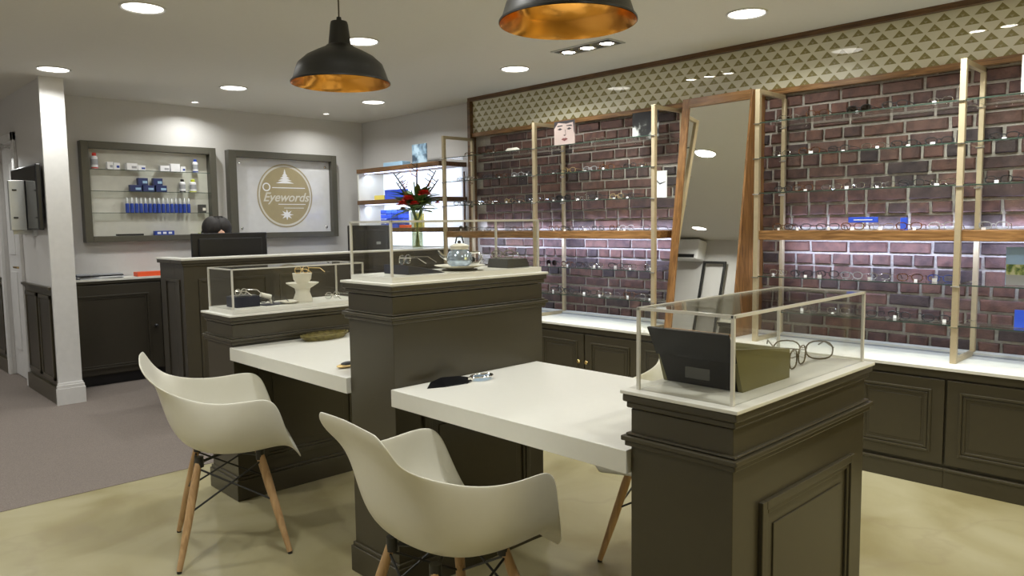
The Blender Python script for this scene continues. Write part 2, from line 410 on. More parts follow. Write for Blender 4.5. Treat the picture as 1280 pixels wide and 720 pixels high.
# fascia, trims
struct(MB().box(4.462, WX+.03, -2.5, 5.1, 2.122, 2.402).build('trim_5', 'fascia'))
struct(MB().box(4.425, WX+.03, -2.5, 5.13, 2.40, CEIL).build('trim_6', 'walnut'))
struct(MB().box(4.445, WX+.03, -2.5, 5.1, 2.090, 2.122).build('trim_7', 'oak'))
struct(MB().box(4.425, WR, 5.1, 5.135, .6, CEIL-.03).build('trim_8', 'walnut'))

# ---------------- ceiling downlights
def downlight(x, y, r, label, i, power, grp='recessed ceiling downlights'):
    t = thing('ceiling_downlight', label, 'downlight', (x, y, CEIL), group=grp)
    MB().lathe([(r, 0), (r, -.006), (r*.93, -.008), (r*.86, -.003), (r*.86, 0)], n=32).build('trim_ring', 'white_trim', t)
    MB().lathe([(1e-4, -.002), (r*.5, -.0025), (r*.86, -.002)], n=32).build('diffuser', 'lamp', t)
    area('lamp_light', (0, 0, -.014), r*1.5, r*1.5, power, WARM, t, shape='DISK', spread=150)
    return t
DL = [(1.37, 4.08, 'large round downlight cut by the top edge, left of the black pendants'),
      (1.41, 6.03, 'round downlight in front of the corridor column at far left'),
      (2.65, 5.93, 'round downlight between the wall display case and left pendant'),
      (2.58, 3.96, 'round downlight half hidden by the neck of the left pendant'),
      (3.90, 5.82, 'round downlight just below and right of the left pendant'),
      (3.86, 3.94, 'round downlight between both pendants near the patterned fascia'),
      (3.80, 2.09, 'large round downlight right of the bigger pendant beside the fascia')]
for i, (x, y, lb) in enumerate(DL): downlight(x, y, .11, lb, i, P_DOWN)
for x, y, lb in [(2.58, 2.05, 'overhead downlight above the front desk, out of frame'), (1.30, 2.05, 'overhead downlight above the front armchair, out of frame'), (3.80, .15, 'overhead downlight near the rightmost brick bay, out of frame'),
              (2.55, .15, 'overhead downlight right of the camera position, out of frame'), (1.30, .15, 'overhead downlight just ahead of the camera, out of frame'), (.1, 4.0, 'overhead downlight left of the farther armchair, out of frame'),
              (.1, 2.05, 'overhead downlight left of the front armchair, out of frame'), (-.2, 5.97, 'downlight before the air conditioner, seen only in the leaning mirror'), (.3, 8.4, 'downlight in the side corridor by its door, out of frame'),
              (.3, 10.5, 'downlight at the far end of side corridor, out of frame'), (2.5, -1.6, 'downlight behind the camera near the front wall')]:
    downlight(x, y, .11, lb, 0, P_DOWN*(1.5 if x < .5 else 1), 'unseen downlights')
downlight(2.68, 6.80, .034, 'tiny round spotlight close to the back wall above the display case', 0, P_SPOT, 'small spotlights')
downlight(3.93, 6.70, .034, 'tiny round spotlight close to the back wall above the gold sign', 0, P_SPOT, 'small spotlights')
def gimbal(x, y0, y1, label):
    t = thing('gimbal_spot_unit', label, 'spotlight', (x, (y0+y1)/2, CEIL))
    h = (y1-y0)/2
    mb = MB().box(-.085, -.07, -h, h, -.006, 0).box(.07, .085, -h, h, -.006, 0).box(-.07, .07, -h, -h+.015, -.006, 0).box(-.07, .07, h-.015, h, -.006, 0)
    mb.build('frame', 'silver', t)
    MB().box(-.07, .07, -h+.015, h-.015, -.002, 0).build('recess', 'dgrey', t)
    for k in range(3):
        yy = -h+(2*h)*(k+.5)/3
        MB().lathe([(.058, -.002), (.058, -.010), (.048, -.012), (.044, -.004)], (0, yy, 0), 24).build('lamp_ring', 'chrome', t)
        MB().lathe([(1e-4, -.006), (.044, -.006)], (0, yy, 0), 24).build('lamp_lens', 'lamp', t)
        area('spot_light', (0, yy, -.02), .08, .08, 6, WARM, t, rot=(0, math.radians(-18), 0), shape='DISK', spread=90)
gimbal(3.74, 2.92, 3.40, 'recessed row of three adjustable spots behind the bigger pendant')
gimbal(3.74, .95, 1.43, 'recessed row of three adjustable spots reflected at the right of the fascia')

# ================================================================== FURNITURE
def frame_rect(mb, ax, p, d, a0, a1, z0, z1, w_):
    """raised rectangular moulding on plane ax=p, protruding to p+d"""
    lo, hi = min(p, p+d), max(p, p+d)
    for q in ((a0, a0+w_, z0, z1), (a1-w_, a1, z0, z1), (a0+w_, a1-w_, z0, z0+w_), (a0+w_, a1-w_, z1-w_, z1)):
        if ax == 'x': mb.box(lo, hi, q[0], q[1], q[2], q[3])
        else: mb.box(q[0], q[1], lo, hi, q[2], q[3])
def pillar(x0, y0, L_, T_, H, label, tp):
    t = thing('display_pillar', label, 'display plinth', (x0, y0, 0))
    MB().box(0, L_, 0, T_, 0, H-.045).build('body', 'cab', t, bevel=.002)
    MB().box(-.014, L_+.014, -.014, T_+.014, 0, .10).box(-.008, L_+.008, -.008, T_+.008, .10, .115).build('base_plinth', 'cab', t, bevel=.003)
    zm = H-.125
    MB().box(-.019, L_+.019, -.019, T_+.019, zm, zm+.013).box(-.012, L_+.012, -.012, T_+.012, zm-.014, zm).box(-.010, L_+.010, -.010, T_+.010, zm+.014, zm+.020).build('moulding', 'cab', t, bevel=.003)
    MB().box(-.009, L_+.009, -.009, T_+.009, H-.042, H-.026).box(-.016, L_+.016, -.016, T_+.016, H-.026, H-.006).build('cornice', 'cab', t, bevel=.004)
    MB().box(-.020, L_+.020, -.020, T_+.020, H-.006, H+tp).build('white_top', 'lam', t, bevel=.0015)
    mb = MB(); z0, z1 = .17, .655
    frame_rect(mb, 'y', 0, -.012, .12, L_-.09, z0, z1, .022); frame_rect(mb, 'y', 0, -.007, .142, L_-.112, z0+.022, z1-.022, .014)
    mb.build('panel_moulding', 'cab', t, bevel=.002)
    MB().box(.19, L_-.16, -.004, 0, z0+.07, z1-.07).build('raised_panel', 'cab', t, bevel=.002)
    return t
PX = 1.485
pillar(PX, .835, .745, .282, .900, 'nearest olive grey display pillar at right foreground with white top', .003)
pillar(PX, 2.135, .745, .285, 1.115, 'tallest olive grey display pillar in the middle between both desks', .003)
pillar(PX, 3.455, .745, .30, .900, 'farthest low olive grey display pillar beside the reception counter', .003)
def desk(y0, y1, label):
    t = thing('consulting_desk', label, 'desk', (1.467, y0, 0))
    MB().box(0, .725, 0, y1-y0, .690, .750).build('desk_top', 'lam', t, bevel=.0015)
    MB().box(.5, .52, 0, y1-y0, .60, .689).build('support_rail', 'cab_dark', t)
    return t
desk(1.119, 2.133, 'white desk top in front between the nearest and middle pillars')
desk(2.422, 3.453, 'white desk top farther back between the middle and farthest pillars')
def case(x0, x1, y0, y1, z, h, label):
    t = thing('acrylic_case', label, 'display case', (x0, y0, z))
    a, b_, k = x1-x0, y1-y0, .005
    MB().box(0, k, 0, b_, 0, h).build('side_pane', 'acrylic', t); MB().box(a-k, a, 0, b_, 0, h).build('side_pane', 'acrylic', t)
    MB().box(k, a-k, 0, k, 0, h).build('long_pane', 'acrylic', t); MB().box(k, a-k, b_-k, b_, 0, h).build('long_pane', 'acrylic', t)
    MB().box(0, a, 0, b_, h, h+k).build('top_pane', 'acrylic', t)
    e = .0028
    mb = MB()
    for X_ in (-e, a-k): 
        for Y_ in (-e, b_-k): mb.box(X_, X_+k+e, Y_, Y_+k+e, 0, h+k)
    for X_ in (-e, a-k): mb.box(X_, X_+k+e, 0, b_, h-.001, h+k+.001)
    for Y_ in (-e, b_-k): mb.box(0, a, Y_, Y_+k+e, h-.001, h+k+.001)
    mb.build('polished_edge', 'edge', t)
    return t
case(1.497, 2.235, .845, 1.105, .9035, .20, 'clear acrylic cover on the nearest pillar over the black box')
case(1.495, 2.225, 2.148, 2.405, 1.1385, .19, 'clear acrylic cover on the tall middle pillar over the teapot')
case(1.500, 2.225, 3.468, 3.745, .9245, .19, 'clear acrylic cover on the farthest pillar over white pedestal')
tag(MB().box(1.493, 2.238, 2.144, 2.409, 1.1185, 1.138).build('display_board', 'lam', bevel=.001), 'white raised board under the middle acrylic cover', 'board', 'white boards inside the covers')
tag(MB().box(1.497, 2.233, 3.464, 3.75, .9035, .924).build('display_board', 'lam', bevel=.001), 'white raised board under the farthest acrylic cover', 'board', 'white boards inside the covers')

# ---------------- chairs
def shell_mesh():
    rows = [ # centre (f,z), rim (f,w,z)
     ((-.365,.822), (-.358,.160,.812)), ((-.352,.790), (-.345,.196,.783)), ((-.325,.750), (-.322,.194,.748)), ((-.303,.70), (-.282,.184,.712)),
     ((-.285,.63), (-.215,.212,.684)), ((-.262,.55), (-.120,.262,.660)), ((-.220,.472), (-.02,.295,.654)), ((-.14,.430), (.07,.306,.662)),
     ((-.03,.418), (.145,.300,.664)), ((.06,.418), (.186,.288,.628)), ((.13,.428), (.208,.272,.560)), ((.20,.438), (.236,.254,.485)),
     ((.245,.434), (.258,.236,.432)), ((.272,.418), (.280,.216,.405)), ((.290,.390), (.292,.190,.380))]
    n = 10; vs = []; fs = []
    for k, ((cf, cz), (rf, rw, rz)) in enumerate(rows):
        cf *= .88; rf *= .88; rw *= .97
        t_ = k/(len(rows)-1); seat = min(1, max(0, (k-2)/4)) * min(1, max(0, (len(rows)-1-k)/2.5))
        for i in range(-n, n+1):
            s_ = i/n; a = abs(s_)
            # lateral spreads early, height rises late on seat rows
            py = 1-(1-a)**(1+.75*seat); pz = a**(1.6+1.9*seat); pf = a**(1.8)
            vs.append((cf+(rf-cf)*pf, math.copysign(rw*py, s_), cz+(rz-cz)*pz))
    m_ = 2*n+1
    for k in range(len(rows)-1):
        for i in range(m_-1): fs.append((k*m_+i, k*m_+i+1, (k+1)*m_+i+1, (k+1)*m_+i))
    return vs, fs
def make_chair(label):
    t = thing('shell_armchair', label, 'chair', group='white shell armchairs at the desks')
    mb = MB(); mb.add(*shell_mesh()); mb.sm = True
    sh = mb.build('seat_shell', 'shell', t)
    so = sh.modifiers.new('thickness', 'SOLIDIFY'); so.thickness = .007; so.offset = 0
    su = sh.modifiers.new('smooth', 'SUBSURF'); su.levels = 1; su.render_levels = 2
    tops = {}
    for sx, sy in ((1, 1), (1, -1), (-1, 1), (-1, -1)):
        a = Vector((.115*sx-.01, .115*sy, .405)); c = Vector((.205*sx-.01, .215*sy, .0))
        lg = MB().tube([a, a.lerp(c, .25), a.lerp(c, .6), c+Vector((0, 0, .008))], [.0125, .0165, .0155, .0105], 12).build('leg', 'beech', t)
        MB().lathe([(.0095, 0), (.0095, .010)], (c.x, c.y, 0), 12).build('foot_glide', 'black', lg)
        tops[(sx, sy)] = (a, c)
    mb = MB()
    P = lambda k, f: tops[k][0].lerp(tops[k][1], f)
    ks = [(1, 1), (1, -1), (-1, -1), (-1, 1)]
    for i in range(4):
        a, c = ks[i], ks[(i+1) % 4]
        mb.tube([P(a, .08), P(c, .48)], .004, 6); mb.tube([P(c, .08), P(a, .48)], .004, 6)
    mb.tube([P((1,1), .03), P((-1,-1), .03)], .006, 6); mb.tube([P((1,-1), .03), P((-1,1), .03)], .006, 6)
    mb.build('wire_brace', 'wire', t)
    for k in ks:
        a = P(k, 0); MB().lathe([(.017, -.03), (.017, .012)], (a.x, a.y, a.z), 12).build('mount', 'wire', t)
    return t
ch = make_chair('white shell armchair at the farther desk, left of the front one'); ch.location = (1.265, 3.01, 0); ch.rotation_euler = (0, 0, math.radians(-20))
c2 = copytree(ch); c2.location = (1.318, 1.640, 0); c2.rotation_euler = (0, 0, math.radians(-5)); c2['label'] = 'front white shell armchair, its legs cut by the bottom edge'
c3 = copytree(ch); c3.location = (2.42, 1.62, 0); c3.rotation_euler = (0, 0, math.radians(190)); c3['label'] = 'white shell armchair on the far side of the front desk, mostly hidden'

# ---------------- pendants
def pendant(x, y, zr, label):
    t = thing('pendant_lamp', label, 'pendant lamp', (x, y, zr))
    R_ = .217
    out = [(R_+.004, 0), (R_+.004, .006), (R_-.006, .018), (R_-.018, .055), (R_-.030, .085), (.150, .118), (.105, .142), (.066, .160), (.058, .168), (.050, .172), (.040, .258), (.036, .272), (.012, .278), (.010, .292), (.002, .294)]
    MB().lathe(out, n=48).build('shade', 'shade', t)
    sh = t.children[0]
    inn = [(R_+.002, -.001), (R_-.010, .016), (R_-.022, .053), (R_-.035, .082), (.145, .112), (.100, .136), (.060, .152), (.002, .156)]
    lin = MB().lathe(inn, n=48)
    lin.f = [f for f in lin.f if len(f) == 4]
    lin.build('copper_lining', 'copper', t)
    # open the underside of the shade (remove rim cap)
    me = sh.data; bm = bmesh.new(); bm.from_mesh(me)
    bmesh.ops.delete(bm, geom=[f for f in bm.faces if len(f.verts) > 4], context='FACES'); bm.to_mesh(me); bm.free()
    MB().lathe([(.02, .10), (.02, .15)], n=16).build('socket', 'black', t)
    MB().sphere((0, 0, .122), .022, 10, (1, 1, 1.1)).build('bulb', 'bulb', t)
    MB().tube([(0, 0, .290), (0, 0, CEIL-zr-.02)], .0035, 8).build('cord', 'cord', t)
    MB().lathe([(.05, CEIL-zr-.025), (.045, CEIL-zr), (.002, CEIL-zr)], n=24).build('ceiling_rose', 'shade', t)
    return t
MT['bulb'] = M('warm_bulb', (1, .8, .5), .4, emit=(1, .55, .2), es=6)
pendant(1.84, 3.00, 1.955, 'small looking black pendant lamp with copper inside, over the farther desk')
pendant(1.84, 1.635, 1.955, 'large looking black pendant lamp cut by the top edge, over the front desk')

# ---------------- base cabinets along the brick wall
KX = 3.977
def base_cabinet(y0, y1, label):
    t = thing('base_cabinet', label, 'cabinet', (KX, y0, 0), group='low cabinets under the brick wall')
    W_ = y1-y0; dpt = 4.50-KX
    MB().box(.018, dpt, 0, W_, 0, .582).build('body', 'cab', t)
    MB().box(0, .018, 0, W_, 0, .085).box(-.008, .018, 0, W_, .085, .100).build('plinth', 'cab', t, bevel=.003)
    MB().box(.002, .018, 0, W_, .545, .582).build('top_rail', 'cab', t)
    for s_ in (0, 1):
        a = s_*W_/2+.006; c = a+W_/2-.012
        d_ = MB().box(0, .018, a, c, .118, .535).build('door', 'cab', t, bevel=.002)
        mb = MB(); frame_rect(mb, 'x', 0, -.008, a+.055, c-.055, .170, .483, .012); frame_rect(mb, 'x', 0, -.0045, a+.072, c-.072, .187, .466, .012)
        mb.build('door_moulding', 'cab', d_, bevel=.002)
        MB().box(-.003, 0, a+.10, c-.10, .215, .438).build('door_panel', 'cab', d_, bevel=.0015)
        ky = c-.028 if s_ == 0 else a+.028
        MB().lathe([(.006, 0), (.005, .012), (.013, .018), (.014, .024), (.009, .030), (.001, .031)], n=14).xf(Matrix.Translation((0, ky, .342)) @ Matrix.Rotation(-math.pi/2, 4, 'Y')).build('knob', 'knob', d_)
    return t
ys = [.194, 1.11, 2.026, 2.942, 3.858, 5.09]
for i, lb in enumerate(['low olive grey cabinet at right edge under the rightmost brick bay', 'low olive grey cabinet right behind the nearest display pillar', 'low olive grey cabinet under the leaning mirror, behind the acrylic cover',
                        'low olive grey cabinet with brass knobs between the two near pillars', 'low olive grey cabinet hidden behind the tall middle pillar']):
    base_cabinet(ys[i], ys[i+1], lb)
base_cabinet(-.722, .194, 'low olive grey cabinet beyond the right edge of the view')
wt = thing('worktop', 'long white worktop on the low cabinets along the brick wall', 'worktop', (KX, -.722, .582))
MB().box(-.012, WX-KX-.025, 0, 5.812, 0, .016).build('top_board', 'lam', wt, bevel=.0015)
MB().box(.415, .425, 0, 5.812, .016, .024).build('upstand_groove', 'grey_paper', wt)
MB().box(.425, WX-KX-.025, 0, 5.812, .016, .034).build('upstand', 'lam', wt)

# ---------------- brass frames with glass shelves
FY = [(5.09, 'champagne metal shelf frame farthest left, standing before the lit shelves'), (4.00, 'champagne metal shelf frame beside the portrait card, left bay divider'),
      (2.91, 'champagne metal shelf frame just left of the leaning mirror'), (2.18, 'champagne metal shelf frame just right of the leaning mirror'),
      (1.12, 'champagne metal shelf frame nearest the right edge of the photo'), (.05, 'champagne metal shelf frame beyond the right edge')]
for y, lb in FY:
    t = thing('shelf_frame', lb, 'shelf frame', (4.10, y, .598), group='shelf frames on the worktop')
    h = 2.075-.598
    MB().box(0, .028, -.014, .014, 0, h).build('front_post', 'brass', t, bevel=.002)
    MB().box(.325, .350, -.012, .012, .035, h).build('back_post', 'brass', t, bevel=.002)
    MB().box(.028, .350, -.012, .012, h-.025, h).build('top_bar', 'brass', t, bevel=.002)
    MB().box(.028, .350, -.012, .012, .0, .024).box(.325, .350, -.012, .012, .02, .036).build('bottom_bar', 'brass', t, bevel=.002)
    mb = MB()
    for z in (1.885, 1.683, 1.478, .990, .788):
        mb.box(-.006, .0, -.020, .020, z-.598-.012, z-.598-.006); mb.box(.320, .326, -.020, .020, z-.598-.012, z-.598-.006)
    mb.build('shelf_pin', 'chrome', t)
bays = [(4.00, 5.09, 'leftmost bay'), (2.91, 4.00, 'bay left of mirror'), (1.12, 2.18, 'bay right of mirror'), (.05, 1.12, 'rightmost bay')]
levels = [(1.885, 'top glass shelf'), (1.683, 'second glass shelf'), (1.478, 'third glass shelf'), (.990, 'upper low glass shelf'), (.788, 'lowest glass shelf')]
for y0, y1, bn in bays:
    for z, ln in levels:
        t = thing('glass_shelf', f'{ln} in the {bn} of the brick wall', 'shelf', (4.11, y0, z-.006), group='glass shelves on the brick wall')
        MB().box(.003, .362, .014, y1-y0-.014, 0, .006).build('glass_pane', 'glass', t)
        MB().box(0, .003, .014, y1-y0-.014, 0, .006).build('glass_edge', 'glass_edge', t)
for y0, y1, bn in ((2.91, 5.09, 'left of the mirror'), (.05, 2.18, 'right of the mirror')):
    t = thing('wooden_shelf', f'thick golden wood shelf with light strip beneath, {bn}', 'shelf', (4.115, y0, 1.203))
    segs = [(0, 1.09), (1.09, 2.18)] if y0 > 2 else [(0, 1.07), (1.07, 2.13)]
    for a, c in segs: MB().box(0, .375, a+.014, c-.014, 0, .053).build('shelf_board', 'oak', t, bevel=.0015)
    for a, c in segs:
        MB().box(.224, .236, a+.03, c-.03, -.006, 0).build('light_strip', 'led', t)
        area('strip_light', (.23, (a+c)/2, -.010), .012, c-a-.08, LED*1.35*(c-a), COOL, t, rot=(0, math.radians(-32), 0))
        area('strip_light', (.34, (a+c)/2, .058), .01, c-a-.08, LED*.55*(c-a), COOL, t, rot=(0, math.radians(180+15), 0))

# ---------------- leaning mirror
t = thing('leaning_mirror', 'tall leaning mirror in golden wood box frame between the brick bays', 'mirror', (0, 0, 0))
t.location = (4.49, 2.33, .599); t.rotation_euler = (0, 0, math.radians(-2.0))
W_ = .515; H_ = 1.525; bx, tx = -.355, -.155      # front plane x at bottom and top
def lean(y0, y1, z0, z1, d0, d1):
    """slab following the tilted front plane; d0..d1 = offsets behind the plane"""
    f = lambda z: bx+(tx-bx)*z/H_
    return [(f(z)+d, y, z) for d in (d0, d1) for y in (y0, y1) for z in (z0, z1)]
MB().hexa(lean(.014, W_-.055, .018, H_-.06, .008, .014)).build('mirror_glass', 'mirror', t)
MB().hexa(lean(.0, .014, 0, H_, 0, .03)).build('stile', 'oakv', t, bevel=.002)
MB().hexa(lean(W_-.055, W_, 0, H_, 0, .03)).build('stile', 'oakv', t, bevel=.002)
MB().hexa(lean(.014, W_-.055, H_-.06, H_, 0, .03)).build('top_rail', 'oak', t, bevel=.002)
MB().hexa(lean(.014, W_-.055, 0, .018, 0, .03)).build('bottom_rail', 'oak', t, bevel=.002)
for y0, y1 in ((.001, .013), (W_-.022, W_-.004)):
    MB().hexa([(x, y, z) for x, y, z in [(bx+.03, y0, 0), (tx+.03-.001, y0, H_), (bx+.03, y1, 0), (tx+.03-.001, y1, H_), (-.002, y0, 0), (-.002, y0, H_), (-.002, y1, 0), (-.002, y1, H_)]]).build('side_cheek', 'oakv', t)
# ---------------- air conditioner and mirror-side items on opposite wall
t = thing('air_conditioner', 'white wall air conditioner seen only in the leaning mirror', 'air conditioner', (-.898, 6.75, 2.10))
MB().box(0, .21, -.45, .45, 0, .30).build('casing', 'white', t, bevel=.02)
MB().box(.205, .214, -.40, .40, .02, .07).build('louvre', 'black', t)
t = thing('display_rack', 'slim dark metal display rack seen only in the leaning mirror', 'display rack', (-.86, 5.9, 0))
MB().box(0, .03, 0, .03, 0, 2.1).build('upright', 'wire', t); MB().box(0, .03, .35, .38, 0, 2.1).build('upright', 'wire', t); MB().box(0, .03, .03, .35, 2.07, 2.1).build('crossbar', 'wire', t)
for z in (.6, 1.0, 1.4): MB().box(0, .22, .03, .35, z, z+.015).build('shelf_board', 'lam', t)

# ---------------- reception counter
t = thing('reception_counter', 'dark panelled reception counter at the back with thin pale top', 'reception counter', (1.99, 5.40, 0))
MB().box(0, 2.59, 0, .18, 0, 1.075).box(0, .05, .18, .46, 0, 1.075).build('body', 'cab_dark', t, bevel=.002)
MB().box(-.02, 2.59, -.02, .20, 1.088, 1.100).box(-.02, .08, .20, .48, 1.088, 1.100).build('counter_top', 'lam', t, bevel=.001)
MB().box(-.018, 2.59, -.018, .19, 1.062, 1.088).box(-.010, 2.59, -.010, .185, 1.045, 1.062).box(-.018, .07, .19, .47, 1.062, 1.088).build('cornice', 'cab_dark', t, bevel=.003)
MB().box(-.014, 2.59, -.014, .18, 0, .11).box(-.014, .05, .18, .47, 0, .11).build('plinth', 'cab_dark', t, bevel=.003)
mb = MB()
for a, c in ((.10, .62), (.72, 1.24), (1.34, 1.86), (1.96, 2.48)): frame_rect(mb, 'y', 0, -.010, a, c, .2, .95, .02)
frame_rect(mb, 'x', 0, -.010, .07, .35, .2, .95, .02)
mb.build('panel_moulding', 'cab_dark', t, bevel=.002)
t = thing('staff_desk', 'low white staff desk hidden behind the reception counter', 'desk', (2.30, 5.60, 0))
MB().box(0, 1.9, 0, .70, .70, .74).build('desk_top', 'lam', t)
for a in (0, 1.87): MB().box(a, a+.03, .01, .69, 0, .70).build('side_panel', 'cab_dark', t)
def monitor(x, y, w_, z0, z1, label):
    t = thing('monitor', label, 'monitor', (x, y, .74), group='monitors on the reception')
    MB().box(-w_/2, w_/2, -.012, .012, z0-.74, z1-.74).build('screen_housing', 'black', t, bevel=.006)
    MB().box(-w_/2+.05, w_/2-.05, -.028, -.012, z0-.74+.05, z1-.74-.04).build('rear_cover', 'black', t, bevel=.008)
    MB().box(-w_/2+.015, w_/2-.015, .0125, .0135, z0-.74+.015, z1-.74-.015).build('display', 'tv', t)
    MB().box(-.03, .03, -.05, -.028, .01, z0-.74+.12).build('stand_neck', 'black', t)
    MB().box(-.12, .12, -.11, .07, 0, .012).build('stand_foot', 'black', t, bevel=.003)
    return t
m1 = monitor(2.565, 5.93, .62, .90, 1.272, 'dark monitor back on the reception in front of the seated person')
m2 = monitor(3.885, 5.93, .47, .92, 1.318, 'dark monitor back seen through the middle acrylic cover')
m2.rotation_euler = (0, 0, math.radians(4))
MB().box(.06, .11, -.0295, -.028, .40, .425).build('badge', 'silver', m2)

# ---------------- back cabinet
t = thing('back_cabinet', 'dark low cabinet below the wall display case beside the white column', 'cabinet', (1.56, 6.85, 0))
MB().box(0, 1.0, .018, .235, .09, .885).build('body', 'cab_dark', t)
MB().box(0, 1.0, .05, .235, 0, .09).build('plinth', 'black', t)
MB().box(-.01, 1.0, -.01, .235, .885, .902).build('counter_top', 'lam', t)
MB().box(-.006, 1.0, -.006, .235, .862, .885).build('cornice', 'cab_dark', t, bevel=.003)
for a, c in ((.01, .76), (.77, 1.0)):
    d_ = MB().box(a, c, 0, .018, .10, .85).build('door', 'cab_dark', t, bevel=.002)
    if c < .8:
        mb = MB(); frame_rect(mb, 'y', 0, -.010, a+.06, c-.10, .145, .765, .016); frame_rect(mb, 'y', 0, -.005, a+.08, c-.12, .165, .745, .012); mb.build('door_moulding', 'cab_dark', d_, bevel=.002)
        MB().sphere((c-.055, -.018, .47), .016, 8).build('knob', 'black', d_)
t = thing('magazine_stack', 'stack of grey magazines on the dark back cabinet', 'magazines', (1.86, 6.93, .902))
for i in range(4):
    MB().box(-.17, .17, -.07, .07, i*.010, i*.010+.009, rz=random.uniform(-.12, .12)).build('magazine', ['grey_paper', 'white', 'black', 'grey_paper'][i], t)
tag(MB().box(2.15, 2.40, 6.88, 6.99, .902, .940).build('flat_box', 'orange', bevel=.002), 'flat red box on the back cabinet beside the reception counter', 'box')
tag(MB().hexa([(x+(.0 if z < 1 else -.045), y, z) for x in (1.60, 1.635) for y in (6.86, 7.06) for z in (.902, 1.19)]).build('leaning_folder', 'dblue', bevel=.002), 'dark blue folder leaning against the white column on the cabinet', 'folder')

# ---------------- wall display case
CX0, CX1, CZ0, CZ1, CY = 1.80, 2.935, 1.205, 2.055, 7.03
t = thing('wall_display_case', 'wall display case of eye care products in dark grey frame', 'display case', (CX0, CY, CZ0))
w_, h_ = CX1-CX0, CZ1-CZ0
for q in ((0, .06, 0, h_), (w_-.06, w_, 0, h_)): MB().box(q[0], q[1], -.02, .07, q[2], q[3]).build('frame_stile', 'frame_dark', t, bevel=.003)
for q in ((0, .05), (h_-.06, h_)): MB().box(.06, w_-.06, -.02, .07, q[0], q[1]).build('frame_rail', 'frame_dark', t, bevel=.003)
MB().box(.06, w_-.06, .060, .068, .05, h_-.06).build('back_panel', M('case_back', (.60, .59, .53), .5), t)
SZ = [1.823, 1.640, 1.455]
for z in SZ: MB().box(.061, w_-.061, -.015, .058, z-CZ0-.005, z-CZ0).build('glass_shelf', 'glass', t); MB().box(.061, w_-.061, -.017, -.015, z-CZ0-.005, z-CZ0).build('shelf_edge', 'glass_edge', t)
ax = lambda a: 1.864+(a-45)*.001128
IY = 7.045
def ibox(a0, a1, z, h, mat, label, name='carton', cat='box', grp='boxes in the wall case', band=None):
    t = thing(name, label, cat, (ax(a0), IY-.03, z), group=grp); W = ax(a1)-ax(a0)
    MB().box(0, W, 0, .05, 0, h).build('carton_body', mat, t, bevel=.001)
    if band: MB().box(W*.45, W*.92, -.0006, 0, h*.25, h*.6).build('printed_panel', band, t)
def ibottle(a, z, h, r, body, cap, label, grp, band=None, y=IY):
    t = thing('bottle', label, 'bottle', (ax(a), y-.01, z), group=grp)
    MB().lathe([(r, 0), (r, h*(.72 if r > .02 else .58)), (r*.55, h*(.82 if r > .02 else .64))], n=14).build('bottle_body', body, t)
    MB().lathe([(r*(.62 if r > .02 else .85), h*(.80 if r > .02 else .62)), (r*.62, h*.97), (r*.45, h)], n=14).build('cap', cap, t)
    if band: MB().lathe([(r*1.02, h*.02), (r*1.02, h*.10)], n=14).build('base_band', band, t)
    MB().lathe([(r*1.015, h*.25), (r*1.015, h*.6)], n=14).build('printed_label', 'white' if body != 'white' else 'grey_paper', t) if r > .02 else None
ibottle(82, SZ[0], .135, .026, 'white', 'red', 'white bottle with red cap at left end of top case shelf', 'bottles in the wall case', 'red')
ibottle(828, SZ[0], .12, .024, 'white', 'blue', 'white bottle with blue cap at right end of top case shelf', 'bottles in the wall case', 'blue')
for i, (a0, a1, h, mt, bd, wd) in enumerate([(165, 205, .062, 'white', 'grey_paper', 'first'), (210, 252, .058, 'white', 'blue', 'second'), (302, 378, .060, 'white', 'grey_paper', 'third'), (382, 438, .045, 'white', 'blue', 'fourth'),
                                    (548, 618, .050, 'white', 'grey_paper', 'fifth'), (628, 700, .070, 'white', 'white', 'sixth'), (704, 742, .048, 'white', 'blue', 'last')]):
    ibox(a0, a1, SZ[0], h, mt, f'{wd} small white carton from left on top case shelf', band=bd)
for i, (a0, a1, z, h, wd) in enumerate([(318, 402, 0, .055, 'left box of the bottom row'), (412, 495, 0, .055, 'middle box of the bottom row'), (508, 590, 0, .055, 'right box of the bottom row'), (378, 450, .056, .062, 'left box on top'), (490, 560, .056, .062, 'right box on top')]):
    ibox(a0, a1, SZ[1]+z, h, 'dblue', f'dark blue carton, {wd} of the pyramid in the wall case', grp='dark blue cartons in a pyramid', band='lblue')
ibottle(718, SZ[1], .118, .025, 'white', 'black', 'white bottle with black cap on second case shelf', 'bottles in the wall case', 'black')
ibottle(802, SZ[1], .118, .029, 'white', 'ygreen', 'white bottle with yellow green cap on second case shelf', 'bottles in the wall case', 'ygreen')
ordn = ['first', 'second', 'third', 'fourth', 'fifth', 'sixth', 'seventh', 'eighth', 'ninth', 'tenth', 'eleventh', 'twelfth', 'thirteenth', 'fourteenth', 'last']
for i in range(15):
    ibottle(294+i*33.2, SZ[2], .130, .0155, 'blue', 'silver', f'blue bottle with silver cap, {ordn[i]} from left in the wall case row', 'row of blue bottles in the wall case')
    t_ = bpy.data.objects
ibox(842, 895, SZ[2], .075, 'dgrey', 'small dark carton with pale round mark on third case shelf', band='cream')
ibox(208, 398, 1.255, .016, 'black', 'flat black tray at the bottom of the wall case', 'tray', 'tray', 'tray in the wall case')
ibox(482, 630, 1.255, .038, 'blue', 'long blue carton with white squares at bottom of wall case', band=None)
t = [o for o in bpy.data.objects if o.get('label') == 'long blue carton with white squares at bottom of wall case'][0]
for k in range(3): MB().box(.02+k*.048, .05+k*.048, -.0006, 0, .010, .028).build('white_square', 'white', t)
ibox(832, 900, 1.255, .012, 'ygreen', 'flat yellow green pack at bottom right of wall case', 'packet', 'packet', 'packet in the wall case')

